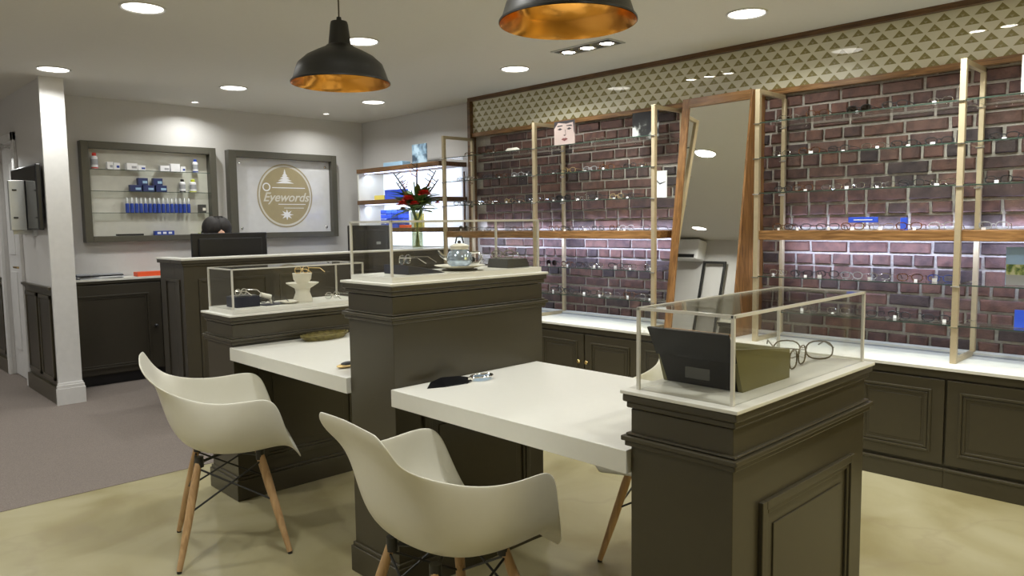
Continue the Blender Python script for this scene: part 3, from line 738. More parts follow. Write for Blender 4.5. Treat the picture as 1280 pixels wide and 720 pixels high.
# ---------------- gold roundel sign
SX0, SX1 = 3.055, 4.215
t = thing('framed_sign', 'framed white sign with gold roundel logo on the back wall', 'sign', (SX0, 7.04, 1.205))
w_, h_ = SX1-SX0, .845
for q in ((0, .075, 0, h_), (w_-.06, w_, 0, h_)): MB().box(q[0], q[1], -.03, .06, q[2], q[3]).build('frame_stile', 'frame_dark', t, bevel=.003)
for q in ((0, .055), (h_-.065, h_)): MB().box(.075, w_-.06, -.03, .06, q[0], q[1]).build('frame_rail', 'frame_dark', t, bevel=.003)
MB().box(.075, w_-.06, .03, .04, .055, h_-.065).build('sign_board', 'gwhite', t)
cx, cz, R_ = 3.650-SX0, 1.625-1.205, .300
def disc(r0, r1, y, n=64):
    mb = MB(); vs = []
    for i in range(n):
        a = 2*math.pi*i/n
        vs += [(cx+r0*math.cos(a), y, cz+1.06*r0*math.sin(a)), (cx+r1*math.cos(a), y, cz+1.06*r1*math.sin(a))]
    mb.add(vs, [(2*i, 2*i+1, (2*i+3) % (2*n), (2*i+2) % (2*n)) for i in range(n)]); return mb
disc(.001, R_*.90, .0285).build('gold_disc', 'ggold', t); disc(R_*.90, R_*.94, .0283).build('pale_ring', 'gcream', t); disc(R_*.96, R_, .0283).build('gold_ring', 'ggold', t)
def txt(s, size, x, z, shear=0, name='lettering', mat='gcream', bold=False):
    me = text_mesh(s, size, shear=shear, bold=bold); o = bpy.data.objects.new(name, me); COL.objects.link(o); o.parent = t; me.materials.append(MT[mat])
    o.rotation_euler = (math.radians(90), 0, 0); o.location = (x, .0265, z); return o
txt('Eyewords', .125, cx+.005, cz-.018, .35, bold=True)
MB().box(cx-.14, cx+.22, .0275, .0285, cz+.076, cz+.084).box(cx-.08, cx+.22, .0275, .0285, cz-.088, cz-.081).box(cx-.02, cx+.20, .0275, .0285, cz-.125, cz-.120).build('rule_line', 'white', t)
disc_ = MB()
vs = [(cx-.20+r*math.cos(a), .0278, cz+.085+r*math.sin(a)) for a in [2*math.pi*i/24 for i in range(24)] for r in (.030, .042)]
disc_.add(vs, [(2*i, 2*i+1, (2*i+3) % 48, (2*i+2) % 48) for i in range(24)]).build('scroll', 'white', t)
mb = MB()
for k, (hw, zz, hh) in enumerate([(.10, .125, .022), (.075, .150, .022), (.052, .175, .022), (.030, .200, .022), (.012, .222, .035)]):
    mb.add([(cx-hw, .0278, cz+zz), (cx+hw, .0278, cz+zz), (cx+hw*.35, .0278, cz+zz+hh), (cx, .0278, cz+zz+hh*1.3), (cx-hw*.35, .0278, cz+zz+hh)], [(0, 1, 2, 3, 4)])
mb.build('ornament', 'white', t)
mb = MB(); vs = []
for i in range(16):
    a = math.pi*i/8; r = .055 if i % 2 == 0 else .024
    vs.append((cx+.01+r*1.3*math.cos(a), .0278, cz-.19+r*math.sin(a)))
mb.add(vs, [tuple(range(16))]).build('star_ornament', 'white', t)
for q in ((.13, .10), (w_-.11, .10), (.13, h_-.12), (w_-.11, h_-.12)): MB().lathe([(.012, 0), (.012, .008), (.006, .012)], n=16).xf(Matrix.Translation((q[0], .03, q[1])) @ Matrix.Rotation(math.pi/2, 4, 'X')).build('fixing_stud', 'chrome', t)

# ---------------- lit wall shelves
LX, LY0, LY1 = 4.27, 5.36, 6.72
t = thing('lit_wall_shelves', 'walnut wall shelves glowing white behind the flowers', 'shelf unit', (LX, LY0, 1.103))
dy = LY1-LY0; dx = WR-LX
for z in (1.845, 1.525, 1.245):
    MB().box(0, dx, 0, dy, z-1.10, z-1.10+.042).build('shelf_board', 'walnut', t, bevel=.0015)
    area('strip_light', (.10, dy/2, z-1.10-.012), .02, dy-.1, 7.5, (.72, .82, 1.0), t, rot=(0, math.radians(-25), 0))
    MB().box(.06, .075, .05, dy-.05, z-1.10-.006, z-1.10).build('light_strip', 'led', t)
MB().box(dx-.018, dx-.001, .05, dy-.03, .0, .745).build('back_panel', 'litpanel', t)
MB().box(.01, dx, dy-.02, dy-.002, .0, .745).build('end_panel', 'lam', t)
for z in (1.567, 1.287): MB().box(dx-.035, dx-.02, .0, .015, z-1.10, z-1.10+.235).build('end_post', 'walnut', t)
def lbox(y0, y1, z, h, mat, label, x=4.40, name='product_box', dpx=.07, cat='box'):
    return tag(MB().box(x, x+dpx, y0, y1, z, z+h).build(name, mat, bevel=.001), label, cat, 'products on the lit shelves')
lbox(6.43, 6.60, 1.567, .055, 'yellow', 'yellow box on the middle walnut shelf, left of the blue one')
lbox(6.10, 6.41, 1.567, .105, 'bblue', 'bright blue box on middle walnut shelf beside flowers')
lbox(5.85, 5.93, 1.287, .14, 'yellow', 'tall yellow box on lowest visible walnut shelf by vase')
mb = thing('blue_box_grid', 'block of blue boxes with pale grid on the lowest lit shelf', 'boxes', (4.40, 6.10, 1.287))
for r in range(4):
    for c_ in range(4): MB().box(0, .07, c_*.10, c_*.10+.093, r*.047, r*.047+.043).build('small_box', 'bblue' if (r+c_) % 3 else 'blue', mb, bevel=.002)
MB().box(.07, .075, 0, .40, 0, .19).build('backing_card', 'white', mb)
lbox(5.965, 6.07, 1.287, .03, 'orange', 'small orange packet in front of the blue boxes', x=4.33)
pc = tag(MB().box(4.40, 4.406, 5.70, 5.93, 1.887, 2.085).build('picture_card', picmat('bird_print', [(.05, .08, .12), (.22, .34, .46), (.45, .60, .72)], 9)), 'blue picture card standing on top of the walnut shelves', 'picture')
tag(MB().box(4.33, 4.43, 6.0, 6.32, 1.887, 1.935).build('leaflet_stack', 'lblue', bevel=.002), 'pale blue leaflets lying on top of the walnut shelves', 'leaflets')

# ---------------- vase of flowers
t = thing('flower_vase', 'glass vase with red and orange flowers on the reception counter', 'flowers', (4.085, 5.455, 1.10))
MB().lathe([(.048, 0), (.052, .01), (.050, .15), (.058, .33), (.062, .335), (.054, .33), (.046, .15), (.046, .012), (.001, .012)], n=28).build('vase', 'vase', t)
MB().lathe([(.045, .013), (.045, .16), (.001, .16)], n=20).build('water', 'vase', t)
random.seed(3)
mb = MB()
for k in range(14):
    a = random.uniform(0, 6.28); r = random.uniform(.05, .16)
    mb.tube([(.02*math.cos(a+3), .02*math.sin(a+3), .02), (.01*math.cos(a), .01*math.sin(a), .25), (r*math.cos(a), r*math.sin(a), .44+random.uniform(0, .1))], .004, 6)
mb.build('stems', 'leaf', t)['kind'] = 'stuff'
def leafgeo(p, d, L_, W_, upv=(0,0,1)):
    d = Vector(d).normalized(); s_ = d.cross(Vector(upv)).normalized(); u_ = s_.cross(d); p = Vector(p); vs = []
    for i, (f, ww) in enumerate([(0, .12), (.25, .8), (.5, 1), (.75, .7), (1, .02)]):
        c = p+d*L_*f+u_*(.25*L_*f*(1-f)); vs += [c-s_*W_*ww/2, c+u_*(-.15*W_*ww), c+s_*W_*ww/2]
    fs = []
    for i in range(4): fs += [(3*i, 3*i+1, 3*i+4, 3*i+3), (3*i+1, 3*i+2, 3*i+5, 3*i+4)]
    return vs, fs
for k in range(84):
    a = k*2.4; el = random.uniform(-.15, .8); mb = MB(); p = (.03*math.cos(a), .03*math.sin(a), .34+random.uniform(0, .13))
    
    dx_, dy_ = (math.cos(a), math.sin(a)) if k < 60 else ((.72, -.694) if k % 2 else (-.72, .694))
    if k >= 60: el = random.uniform(-.5, .7)
    mb.add(*leafgeo(p, (dx_, dy_, el), random.uniform(.11, .21) if k < 60 else random.uniform(.16, .27), random.uniform(.04, .075))); mb.sm = True
    mb.build('leaf', 'lime' if k % 9 == 4 else 'leaf', t)
def bloom(px, py, pz, r, mat, n=26):
    mb = MB()
    for i in range(n):
        a = i*2.4; el = 1.3-1.5*i/n; rr = r*(.45+.55*i/n)
        mb.add(*leafgeo((px, py, pz), (math.cos(a)*math.cos(el), math.sin(a)*math.cos(el), math.sin(el)), rr, rr*.75))
    mb.sm = True; mb.build('bloom', mat, t)
U = Vector((.72, -.694, 0))   # across the view
def at_(s_, z, d=0): v = U*s_+Vector((-.694, -.72, 0))*d; return (v.x, v.y, z)
bloom(*at_(.085, .485, .13), .085, 'petal'); bloom(*at_(-.055, .44, .15), .08, 'petal'); bloom(*at_(-.11, .40, .12), .07, 'petal'); bloom(*at_(.0, .40, .17), .06, 'petal'); bloom(*at_(-.12, .36, .04), .04, 'ppetal'); bloom(*at_(-.09, .47, .06), .035, 'ppetal'); bloom(*at_(.19, .41, .03), .035, 'ppetal')
for s_, z, hh in ((-.02, .60, .16), (.10, .52, .12), (-.10, .53, .10)):   # bird of paradise
    mb = MB(); mb.tube([(0, 0, .38), at_(s_*.6, (z+.38)/2), at_(s_, z)], .006, 6).build('flower_stem', 'leaf', t)
    for q in (-.5, 0, .5): mb2 = MB(); mb2.add(*leafgeo(at_(s_, z), Vector(at_(q, 1.2)), hh, .03)); mb2.build('spear_petal', 'opetal', t)
for s_, z in ((-.20, .68), (.18, .70), (.20, .62), (-.18, .60), (.01, .76)):
    mb = MB(); mb.tube([(0, 0, .36), at_(s_*.55, z*.80), at_(s_, z)], [.007, .007, .005], 6)
    for q in (.7, .82, .92):
        p = Vector((0, 0, .36)).lerp(Vector(at_(s_, z)), q); mb.tube([p, p+Vector(at_(-.05 if s_ > 0 else .05, .035))], .004, 5)
    mb.build('twig', 'twig', t)

# ---------------- person behind the monitor
t = thing('person', 'person with long dark hair in a dark top, seated behind the monitor', 'person', (2.632, 6.36, 0), group=None)
def skin_obj(name, nodes, edges, mat, parent, root=0, lv=2):
    me = bpy.data.meshes.new(name); me.from_pydata([n[:3] for n in nodes], edges, []); o = bpy.data.objects.new(name, me); COL.objects.link(o); o.parent = parent
    sk = o.modifiers.new('skin', 'SKIN'); sk.use_smooth_shade = True
    for i, n in enumerate(nodes):
        r = n[3] if isinstance(n[3], tuple) else (n[3], n[3]); me.skin_vertices[0].data[i].radius = r
    me.skin_vertices[0].data[root].use_root = True
    s2 = o.modifiers.new('smooth', 'SUBSURF'); s2.levels = lv; s2.render_levels = lv; me.materials.append(MT[mat]); return o
def hand_nodes(wx, wy, wz, sx, nodes, edges, wi):
    # palm, then five separate fingers resting on the desk
    base = len(nodes); nodes.append((wx-.005*sx, wy-.045, wz-.005, (.034, .016))); edges.append((wi, base))
    for k, (ox, ln) in enumerate([(-.030, .060), (-.010, .072), (.010, .068), (.028, .055)]):
        i = len(nodes); nodes.append((wx+ox, wy-.085, wz-.002, .009)); nodes.append((wx+ox*1.1, wy-.085-ln*.5, wz+.002, .0085)); nodes.append((wx+ox*1.15, wy-.085-ln, wz-.012, .0075)); edges += [(base, i), (i, i+1), (i+1, i+2)]
    i = len(nodes); nodes.append((wx+.036*sx*-1, wy-.05, wz-.006, .010)); nodes.append((wx+.050*sx*-1, wy-.085, wz-.010, .009)); edges += [(base, i), (i, i+1)]
nodes = [(0, .0, .50, (.13, .10)), (0, .0, .64, (.115, .085)), (0, -.01, .80, (.135, .09)), (0, -.02, .93, (.13, .08)), (0, -.025, 1.00, (.06, .05)), (0, -.04, 1.06, (.045, .045)), (0, -.055, 1.12, (.05, .06)), (0, -.06, 1.19, (.062, .078)), (0, -.05, 1.26, (.066, .085)), (0, -.045, 1.32, (.05, .065))]
edges = [(i, i+1) for i in range(9)]
for s_ in (-1, 1):
    i = len(nodes); nodes += [(s_*.155, -.02, .94, .048), (s_*.20, -.05, .80, .042), (s_*.20, -.10, .775, .038), (s_*.13, -.26, .775, .026)]
    edges += [(3, i), (i, i+1), (i+1, i+2), (i+2, i+3)]; hand_nodes(s_*.12, -.28, .772, s_, nodes, edges, i+3)
    j = len(nodes); nodes += [(s_*.09, -.04, .50, .085), (s_*.11, -.40, .50, .062), (s_*.11, -.42, .28, .048), (s_*.11, -.40, .09, .035), (s_*.11, -.50, .04, .035)]
    edges += [(0, j), (j, j+1), (j+1, j+2), (j+2, j+3), (j+3, j+4)]
skin_obj('body', nodes, edges, 'skin', t)
cn = [(n[0], n[1], n[2], tuple(v*1.12+.004 for v in (n[3] if isinstance(n[3], tuple) else (n[3], n[3])))) for n in nodes[:5]]
ce = [(0, 1), (1, 2), (2, 3), (3, 4)]
for s_ in (-1, 1):
    i = len(cn); cn += [(s_*.155, -.02, .94, .058), (s_*.20, -.05, .80, .052), (s_*.20, -.10, .776, .048), (s_*.145, -.22, .776, .036)]; ce += [(3, i), (i, i+1), (i+1, i+2), (i+2, i+3)]
skin_obj('top_garment', cn, ce, 'cloth', t)
tn = [(0, 0, .50, (.15, .115))]; te = []
for s_ in (-1, 1):
    i = len(tn); tn += [(s_*.09, -.05, .50, .095), (s_*.11, -.40, .50, .072), (s_*.11, -.42, .28, .058), (s_*.11, -.40, .12, .048)]; te += [(0, i), (i, i+1), (i+1, i+2), (i+2, i+3)]
skin_obj('trousers', tn, te, 'cloth', t)
mb = MB().sphere((-.035, -.02, 1.31), .090, 16, (.95, 1.12, 1.15)); mb.sphere((.035, -.02, 1.31), .090, 16, (.95, 1.12, 1.12)); mb.sphere((0, .035, 1.20), .095, 14, (.98, .8, 1.3)); mb.sphere((0, .05, 1.08), .085, 12, (1.0, .55, 1.2))
for s_ in (-1, 1): mb.sphere((s_*.082, -.02, 1.20), .04, 10, (.7, 1.2, 2.6))
for k in range(40):
    a = math.pi*(k/39)-.0; x_ = .112*math.cos(a); mb.tube([(x_*.25, -.06, 1.405), (x_*.8, -.02+.05*math.sin(a), 1.37), (x_*1.12, .0+.075*math.sin(a), 1.25), (x_*1.15, .02+.08*math.sin(a), 1.08+random.uniform(-.03, .03))], .009, 5)
hr = mb.build('hair', 'hair', t)
mb = MB().sphere((0, -.142, 1.19), .012, 8, (.9, 1.2, 1.6)); mb.build('nose', 'skin', t)
mb = MB()
for s_ in (-1, 1): mb.sphere((s_*.03, -.132, 1.215), .011, 8, (1.3, .7, .7))
mb.build('eyes', 'white', t); MB().sphere((0, -.132, 1.150), .02, 8, (1, .35, .3)).build('mouth', 'petal', t)
tc_ = thing('office_stool', 'dark swivel chair hidden under the seated person', 'chair', (2.632, 6.36, 0))
MB().lathe([(.20, .36), (.21, .38), (.20, .41), (.01, .41)], n=24).build('seat', 'black', tc_); MB().cyl((0, 0, .05), .025, .31).build('column', 'chrome', tc_)
for k in range(5):
    a = k*1.2566; MB().tube([(0, 0, .07), (.26*math.cos(a), .26*math.sin(a), .045)], .014).build('base_arm', 'black', tc_); MB().sphere((.26*math.cos(a), .26*math.sin(a), .027), .025, 8).build('castor', 'black', tc_)

# ---------------- corridor television, wall box and lamp
t = thing('television', 'black flat television on the corridor wall beside the white column', 'television', (1.345, 6.85, 1.56))
MB().box(-.005, .03, -.44, .40, -.245, .245).build('housing', 'black', t, bevel=.008)
MB().box(-.007, -.005, -.425, .385, -.23, .23).build('screen', 'tv', t)
MB().box(.03, .055, -.1, .1, -.1, .1).build('wall_bracket', 'black', t)
t = thing('key_cabinet', 'small silver metal box mounted in front of the television', 'metal box', (1.23, 6.76, 1.315))
MB().box(0, .105, 0, .05, 0, .38).build('casing', 'silver', t, bevel=.004)
MB().box(.015, .16, .02, .035, -.03, 0).box(.145, .17, .0, .06, -.045, .015).build('mounting_arm', 'silver', t)
for z in (.09, .30): MB().box(.02, .05, -.004, 0, z, z+.012).build('latch', 'black', t)
t = thing('wall_lamp', 'small chrome wall lamp above the corridor door', 'wall lamp', (1.395, 7.5, 2.0))
MB().tube([(0, 0, 0), (-.06, 0, .03), (-.12, -.04, -.02)], .008).build('arm', 'silver', t); MB().lathe([(.03, 0), (.035, -.05), (.028, -.07)], (-.12, -.04, -.01), 16).build('lamp_head', 'chrome', t)
area('lamp_light', (-.12, -.04, -.09), .04, .04, 3, WARM, t, shape='DISK')

# ================================================================== SPECTACLES
def rim_pts(cx, w_, h_, n=12):
    out = []
    for i in range(n):
        a = 2*math.pi*i/n; c, s_ = math.cos(a), math.sin(a)
        out.append((0, cx+w_/2*math.copysign(abs(c)**.8, c), h_/2*math.copysign(abs(s_)**.8, s_)))
    return out
SPEC = []
def make_spec(fm, lens, w_=.052, h_=.036, th=.0022, tg=True):
    t = thing('spectacles', 'x', 'spectacles')
    zc = h_/2+.004
    up_ = lambda pts, dz=zc: [(x, y, z+dz) for x, y, z in pts]
    mb = MB()
    for s_ in (-1, 1): mb.tube(up_(rim_pts(s_*(w_/2+.009), w_, h_)), th, 5, cyc=True)
    mb.tube([(0, -.010, zc+.006), (-.002, 0, zc+.009), (0, .010, zc+.006)], th, 5); mb.build('frame_front', fm, t)
    for s_ in (-1, 1):
        l = MB(); pts = up_(rim_pts(s_*(w_/2+.009), w_-.002, h_-.002, 10)); l.add(pts, [tuple(range(10))]); l.build('lens', lens, t)
        y = s_*(w_+.011)
        MB().tube([(0, y, zc+.008), (.03, y, zc+.008), (.095, y*.97, zc+.006), (.125, y*.94, zc-.016)], th*.8, 5).build('temple', fm, t)
    if tg: MB().box(-.006, -.004, w_*.35, w_*.35+.022, .001, .021).build('price_tag', 'tag', t)
    return t
kinds = [('black', 'black', 'lens', .052, .034, .0026), ('tortoiseshell', M('tortoiseshell', (.16, .06, .02), .25, nscale=90, c2=(.03, .012, .006)), 'lens', .050, .036, .0026), ('silver', 'chrome', 'lens', .050, .032, .0016),
         ('gold', 'gold', 'lens', .050, .036, .0016), ('blue', 'blue', 'lens', .052, .034, .0024), ('dark tinted', 'black', 'sunlens', .056, .042, .0028), ('clear', 'grey_paper', 'lens', .052, .036, .0024)]
protos = [(k[0], make_spec(*k[1:])) for k in kinds]
used = set()
def place_spec(kind, loc, rz, label, group):
    nm, p = protos[kind]
    if kind not in used: o = p; used.add(kind)
    else: o = copytree(p)
    o.location = loc; o.rotation_euler = (0, 0, rz); o['label'] = label; o['group'] = group
    if o is not p:
        for c in list(o.children):
            if c.name.startswith('price_tag'):
                if random.random() < .25: bpy.data.objects.remove(c)
                else: c.location = (random.uniform(-.004, 0), random.uniform(-.06, .02), 0); c.scale = (1, random.uniform(.6, 1), random.uniform(.55, .95))
    return o
random.seed(11)
od = ['first', 'second', 'third', 'fourth', 'fifth', 'sixth', 'seventh', 'eighth', 'ninth', 'tenth']
allev = [(1.885, 'top glass shelf', 5), (1.683, 'second glass shelf', 6), (1.478, 'third glass shelf', 7), (1.256, 'wooden shelf', 7), (.990, 'upper low glass shelf', 7), (.788, 'lowest glass shelf', 6)]
SKIP = {('bay left of mirror', 'top glass shelf'): [(3.55, 3.88), (2.98, 3.28)], ('bay left of mirror', 'third glass shelf'): [(2.91, 3.03)], ('rightmost bay', 'upper low glass shelf'): [(.5, .98)], ('rightmost bay', 'lowest glass shelf'): [(.72, .92)],
        ('rightmost bay', 'top glass shelf'): [(.60, .95)], ('leftmost bay', 'top glass shelf'): [(4.05, 4.25)]}
for y0, y1, bn in bays:
    for z, ln, cnt in allev:
        n = cnt if bn != 'rightmost bay' else cnt-2
        if bn == 'leftmost bay' and z > 1.8: n = 3
        step = (y1-y0-.06)/n; i = 0
        for k in range(n):
            y = y1-.03-step*(k+.5)+random.uniform(-.012, .012)
            if any(a-.07 < y < c+.07 for a, c in SKIP.get((bn, ln), [])): continue
            kd = random.choices(range(7), [9, 4, 5, 1.2, .4, 1.5, 1])[0]
            x = 4.17+random.uniform(-.01, .03)+(.0 if k % 2 else .03)
            place_spec(kd, (x, y, z), random.uniform(-.25, .25), f'{protos[kd][0]} glasses {od[i]} from left on {ln} in {bn}', f'glasses on the {ln}, {bn}'); i += 1

for kd, (nm, p) in enumerate(protos):
    if kd not in used:
        for c in list(p.children): bpy.data.objects.remove(c)
        bpy.data.objects.remove(p)
# cards and signs on the brick shelves
def card(name, label, x, y0, y1, z0, z1, mat, cat='picture', th=.006):
    t = thing(name, label, cat, (x, (y0+y1)/2, z0), group=None); h = (y1-y0)/2
    MB().box(0, th, -h, h, 0, z1-z0).build('card', mat, t)
    MB().add([(th, -.02, .0), (th, .02, 0), (th+.05, 0, 0), (th, 0, (z1-z0)*.6)], [(0, 1, 2), (0, 1, 3), (1, 2, 3), (0, 2, 3)]).build('strut', 'grey_paper', t)
    return t
t = card('portrait_card', 'pale close-up face print on the top glass shelf beside the post', 4.14, 3.62, 3.82, 1.887, 2.06, M('face_print_paper', (.46, .37, .34), .45))
dark = M('print_black', (.03, .025, .03), .5)
W = .1
for nm, q in (('printed_hair', [(-.1, .158), (-.02, .150), (.06, .163), (.1, .120), (.1, .173), (-.1, .173)]), ('printed_hair', [(-.1, .158), (-.085, .158), (-.092, .09), (-.1, .07)]), ('printed_brow', [(-.080, .128), (-.02, .134), (-.02, .139), (-.07, .140)]), ('printed_brow', [(.015, .136), (.07, .133), (.065, .142), (.018, .143)]),
              ('printed_eye', [(-.072, .112), (-.048, .105), (-.022, .112), (-.048, .122)]), ('printed_eye', [(.018, .114), (.042, .107), (.068, .114), (.042, .124)]), ('printed_nose', [(-.018, .070), (-.005, .064), (.012, .070), (-.003, .073)]),
              ('printed_nose', [(-.016, .073), (-.012, .073), (-.006, .110), (-.010, .110)]), ('printed_mouth', [(-.036, .040), (-.002, .026), (.030, .040), (.012, .050), (-.002, .047), (-.016, .050)])):
    MB().add([(-.0006, a, b_) for a, b_ in q], [tuple(range(len(q)))]).build(nm, M('print_lips', (.16, .05, .05), .5) if 'mouth' in nm else dark, t)
t = card('monochrome_card', 'dark black and white picture on top glass shelf left of mirror', 4.32, 3.02, 3.24, 1.887, 2.075, picmat('mono_print', [(.01, .01, .012), (.02, .02, .02), (.45, .47, .45)], 9))
t = card('white_hands_sign', 'pale card with dark v shaped mark at right end of third shelf', 4.28, 2.925, 3.035, 1.480, 1.66, 'white')
MB().add([(-.0006, .03, .125), (-.0006, .036, .118), (-.0006, .0, .088), (-.0006, .0, .097)], [(0, 1, 2, 3)]).add([(-.0006, .0, .088), (-.0006, .0, .097), (-.0006, -.048, .108), (-.0006, -.048, .104)], [(0, 1, 2, 3)]).build('dark_mark', 'navy', t)
t = card('landscape_card', 'landscape photograph card on low shelf at right edge', 4.20, .72, .935, .992, 1.175, M('sky_print', (.35, .52, .80), .4), th=.008)
MB().box(-.0008, 0, -.105, .105, .05, .10).build('printed_hills', picmat('hill_print', [(.08, .14, .05), (.3, .36, .12), (.55, .55, .35)], 30), t); MB().box(-.0008, 0, -.105, .105, .0, .05).build('printed_water', 'grey_paper', t)
card('white_poster', 'white card on the top glass shelf cut by right edge', 4.20, .64, .905, 1.887, 2.07, 'white')
card('blue_card', 'blue card on the lowest glass shelf at right edge', 4.20, .76, .89, .790, .875, 'bblue')
t = thing('blue_sign', 'slim blue sign raised above glasses on the wooden shelf', 'sign', (4.22, 1.614, 1.256))
MB().box(0, .006, -.078, .078, .042, .072).build('sign_bar', 'bblue', t, bevel=.001); MB().box(0, .05, -.05, .05, 0, .004).box(.001, .004, -.004, .004, 0, .042).build('sign_foot', 'edge', t)
MB().box(-.0006, 0, -.05, .05, .054, .059).build('pale_lettering', 'white', t)
t = thing('small_blue_sign', 'tiny blue sign block on wooden shelf right of slim sign', 'sign', (4.23, 1.41, 1.256)); MB().box(0, .02, -.016, .016, 0, .066).build('block', 'bblue', t, bevel=.001)
t = thing('long_glasses_case', 'pale long spectacle case on top shelf of leftmost bay', 'case', (4.25, 4.38, 1.885)); MB().tube([(0, -.075, .018), (0, -.05, .022), (0, .05, .022), (0, .075, .018)], [.008, .018, .018, .008], 12).build('shell', 'cream', t)

# ================================================================== ITEMS IN COVERS AND ON DESKS
# near cover: open presentation box
t = thing('presentation_box', 'open black presentation box with sloping lid under nearest cover', 'box', (0, 0, 0)); t.location = (1.636, .897, .9035)
MB().hexa([(0, .012, 0), (-.04, .012, .078), (0, .215, 0), (-.04, .215, .078), (.008, .012, 0), (-.030, .012, .078), (.008, .215, 0), (-.030, .215, .078)]).build('front_board', 'gloss_black', t)
MB().hexa([(-.04, -.002, .076), (-.088, -.008, .150), (-.04, .223, .076), (-.088, .218, .150), (-.032, -.002, .076), (-.080, -.008, .152), (-.032, .223, .076), (-.080, .218, .152)]).build('lid', 'gloss_black', t)
MB().hexa([(.0, 0, 0), (-.040, 0, .110), (.0, .012, 0), (-.040, .012, .110), (.245, 0, 0), (.245, 0, .078), (.245, .012, 0), (.245, .012, .078)]).build('side_board', 'yellow_lit_side', t)
MB().hexa([(.0, .215, 0), (-.040, .215, .110), (.0, .227, 0), (-.040, .227, .110), (.245, .215, 0), (.245, .215, .078), (.245, .227, 0), (.245, .227, .078)]).build('side_board', 'yellow_lit_side', t)
MB().box(.237, .245, .012, .215, 0, .078).build('back_board', 'yellow_lit_side', t); MB().box(.008, .237, .012, .215, .045, .052).build('white_insert', 'white', t)
MB().box(-.0262, -.0252, .075, .145, .022, .050).xf(Matrix.Identity(4)).build('emblem_plate', 'dgrey', t)
# wire-framed oversized glasses
def big_glasses(name, label, loc, rz, s_, mat, lens='lens', group='glasses in the covers', cat='spectacles', th=.0022):
    t = thing(name, label, cat, loc, rz, group)
    mb = MB(); zc = .020*s_+.003
    for q in (-1, 1): mb.tube([(x, y, z+zc) for x, y, z in rim_pts(q*.034*s_, .056*s_, .040*s_, 16)], th, 6, cyc=True)
    mb.tube([(0, -.008*s_, zc+.006), (0, .008*s_, zc+.006)], th, 6); mb.build('frame_front', mat, t)
    for q in (-1, 1):
        MB().add([(x, y, z+zc) for x, y, z in rim_pts(q*.034*s_, .054*s_, .038*s_, 16)], [tuple(range(16))]).build('lens', lens, t)
        MB().tube([(0, q*.063*s_, zc+.008), (.09*s_, q*.062*s_, zc+.008), (.13*s_, q*.058*s_, zc-.012)], th*.9, 6).build('temple', mat, t)
    return t
dk = M('bronze_wire', (.12, .09, .04), .35, metal=.6)
big_glasses('spectacles', 'thin bronze glasses behind the open black box, nearer pair', (2.03, .945, .9035), math.radians(100), 1.3, dk)
big_glasses('spectacles', 'thin bronze glasses at far right under the nearest cover', (2.15, .985, .9035), math.radians(35), 1.35, dk)
# desk items
t = thing('woven_tray', 'oval olive woven tray on the farther desk', 'tray', (1.92, 3.36, .750)); t.rotation_euler = (0, 0, math.radians(8))
o = MB().lathe([(.001, .004), (.085, .004), (.105, .022), (.112, .024), (.108, .018), (.090, .0), (.001, .0)], n=40).build('woven_body', 'weave', t); o.scale = (1.25, .62, 1)
mb = MB()
for k in range(20): a = k*math.pi/10; mb.tube([(.13*math.cos(a), .066*math.sin(a), .024), (.138*math.cos(a+.15), .069*math.sin(a+.15), .027), (.13*math.cos(a+.3), .066*math.sin(a+.3), .024)], .003, 5)
mb.build('rim_braid', 'weave', t)
t = thing('gold_clip', 'small gold and dark object at the edge of the farther desk', 'ornament', (1.575, 2.60, .750))
MB().sphere((0, 0, .010), .03, 10, (1.4, .7, .3)).build('base', 'gold', t); MB().sphere((.005, -.005, .018), .022, 8, (1.4, .7, .4)).build('dark_top', 'black', t)
t = thing('hand_magnifier', 'hand magnifier with silver ring and black handle pouch on front desk', 'magnifier', (1.745, 2.035, .750)); t.rotation_euler = (0, 0, math.radians(-8))
MB().tube([(.05+.045*math.cos(2*math.pi*i/28), .028*math.sin(2*math.pi*i/28), .014) for i in range(28)], .0035, 6, cyc=True).build('ring', 'chrome', t)
MB().add([(.05+.043*math.cos(2*math.pi*i/28), .026*math.sin(2*math.pi*i/28), .014) for i in range(28)], [tuple(range(28))]).build('lens', 'bluegls', t)
MB().lathe([(.004, 0), (.004, .014)], (.09, 0, 0), 8).build('prop', 'chrome', t)
mb = MB(); mb.add([(0, -.012, .006), (-.03, -.030, .002), (-.12, -.028, .002), (-.185, -.010, .0), (-.15, .028, .012), (-.10, .038, .022), (-.03, .03, .020), (0, .012, .014),
                   (0, -.012, .002), (-.03, -.030, 0), (-.12, -.028, 0), (-.185, -.010, -.000), (-.15, .026, .0), (-.10, .036, .0), (-.03, .028, .0), (0, .012, .002)],
                  [(0, 1, 6, 7), (1, 2, 5, 6), (2, 3, 4, 5), (8, 15, 14, 9), (9, 14, 13, 10), (10, 13, 12, 11)]+[(i, (i+1) % 8, 8+(i+1) % 8, 8+i) for i in range(8)])
mb.build('handle_pouch', 'gloss_black', t, bevel=.001)
MB().box(-.012, .012, -.006, .006, .003, .016).build('joint', 'chrome', t)
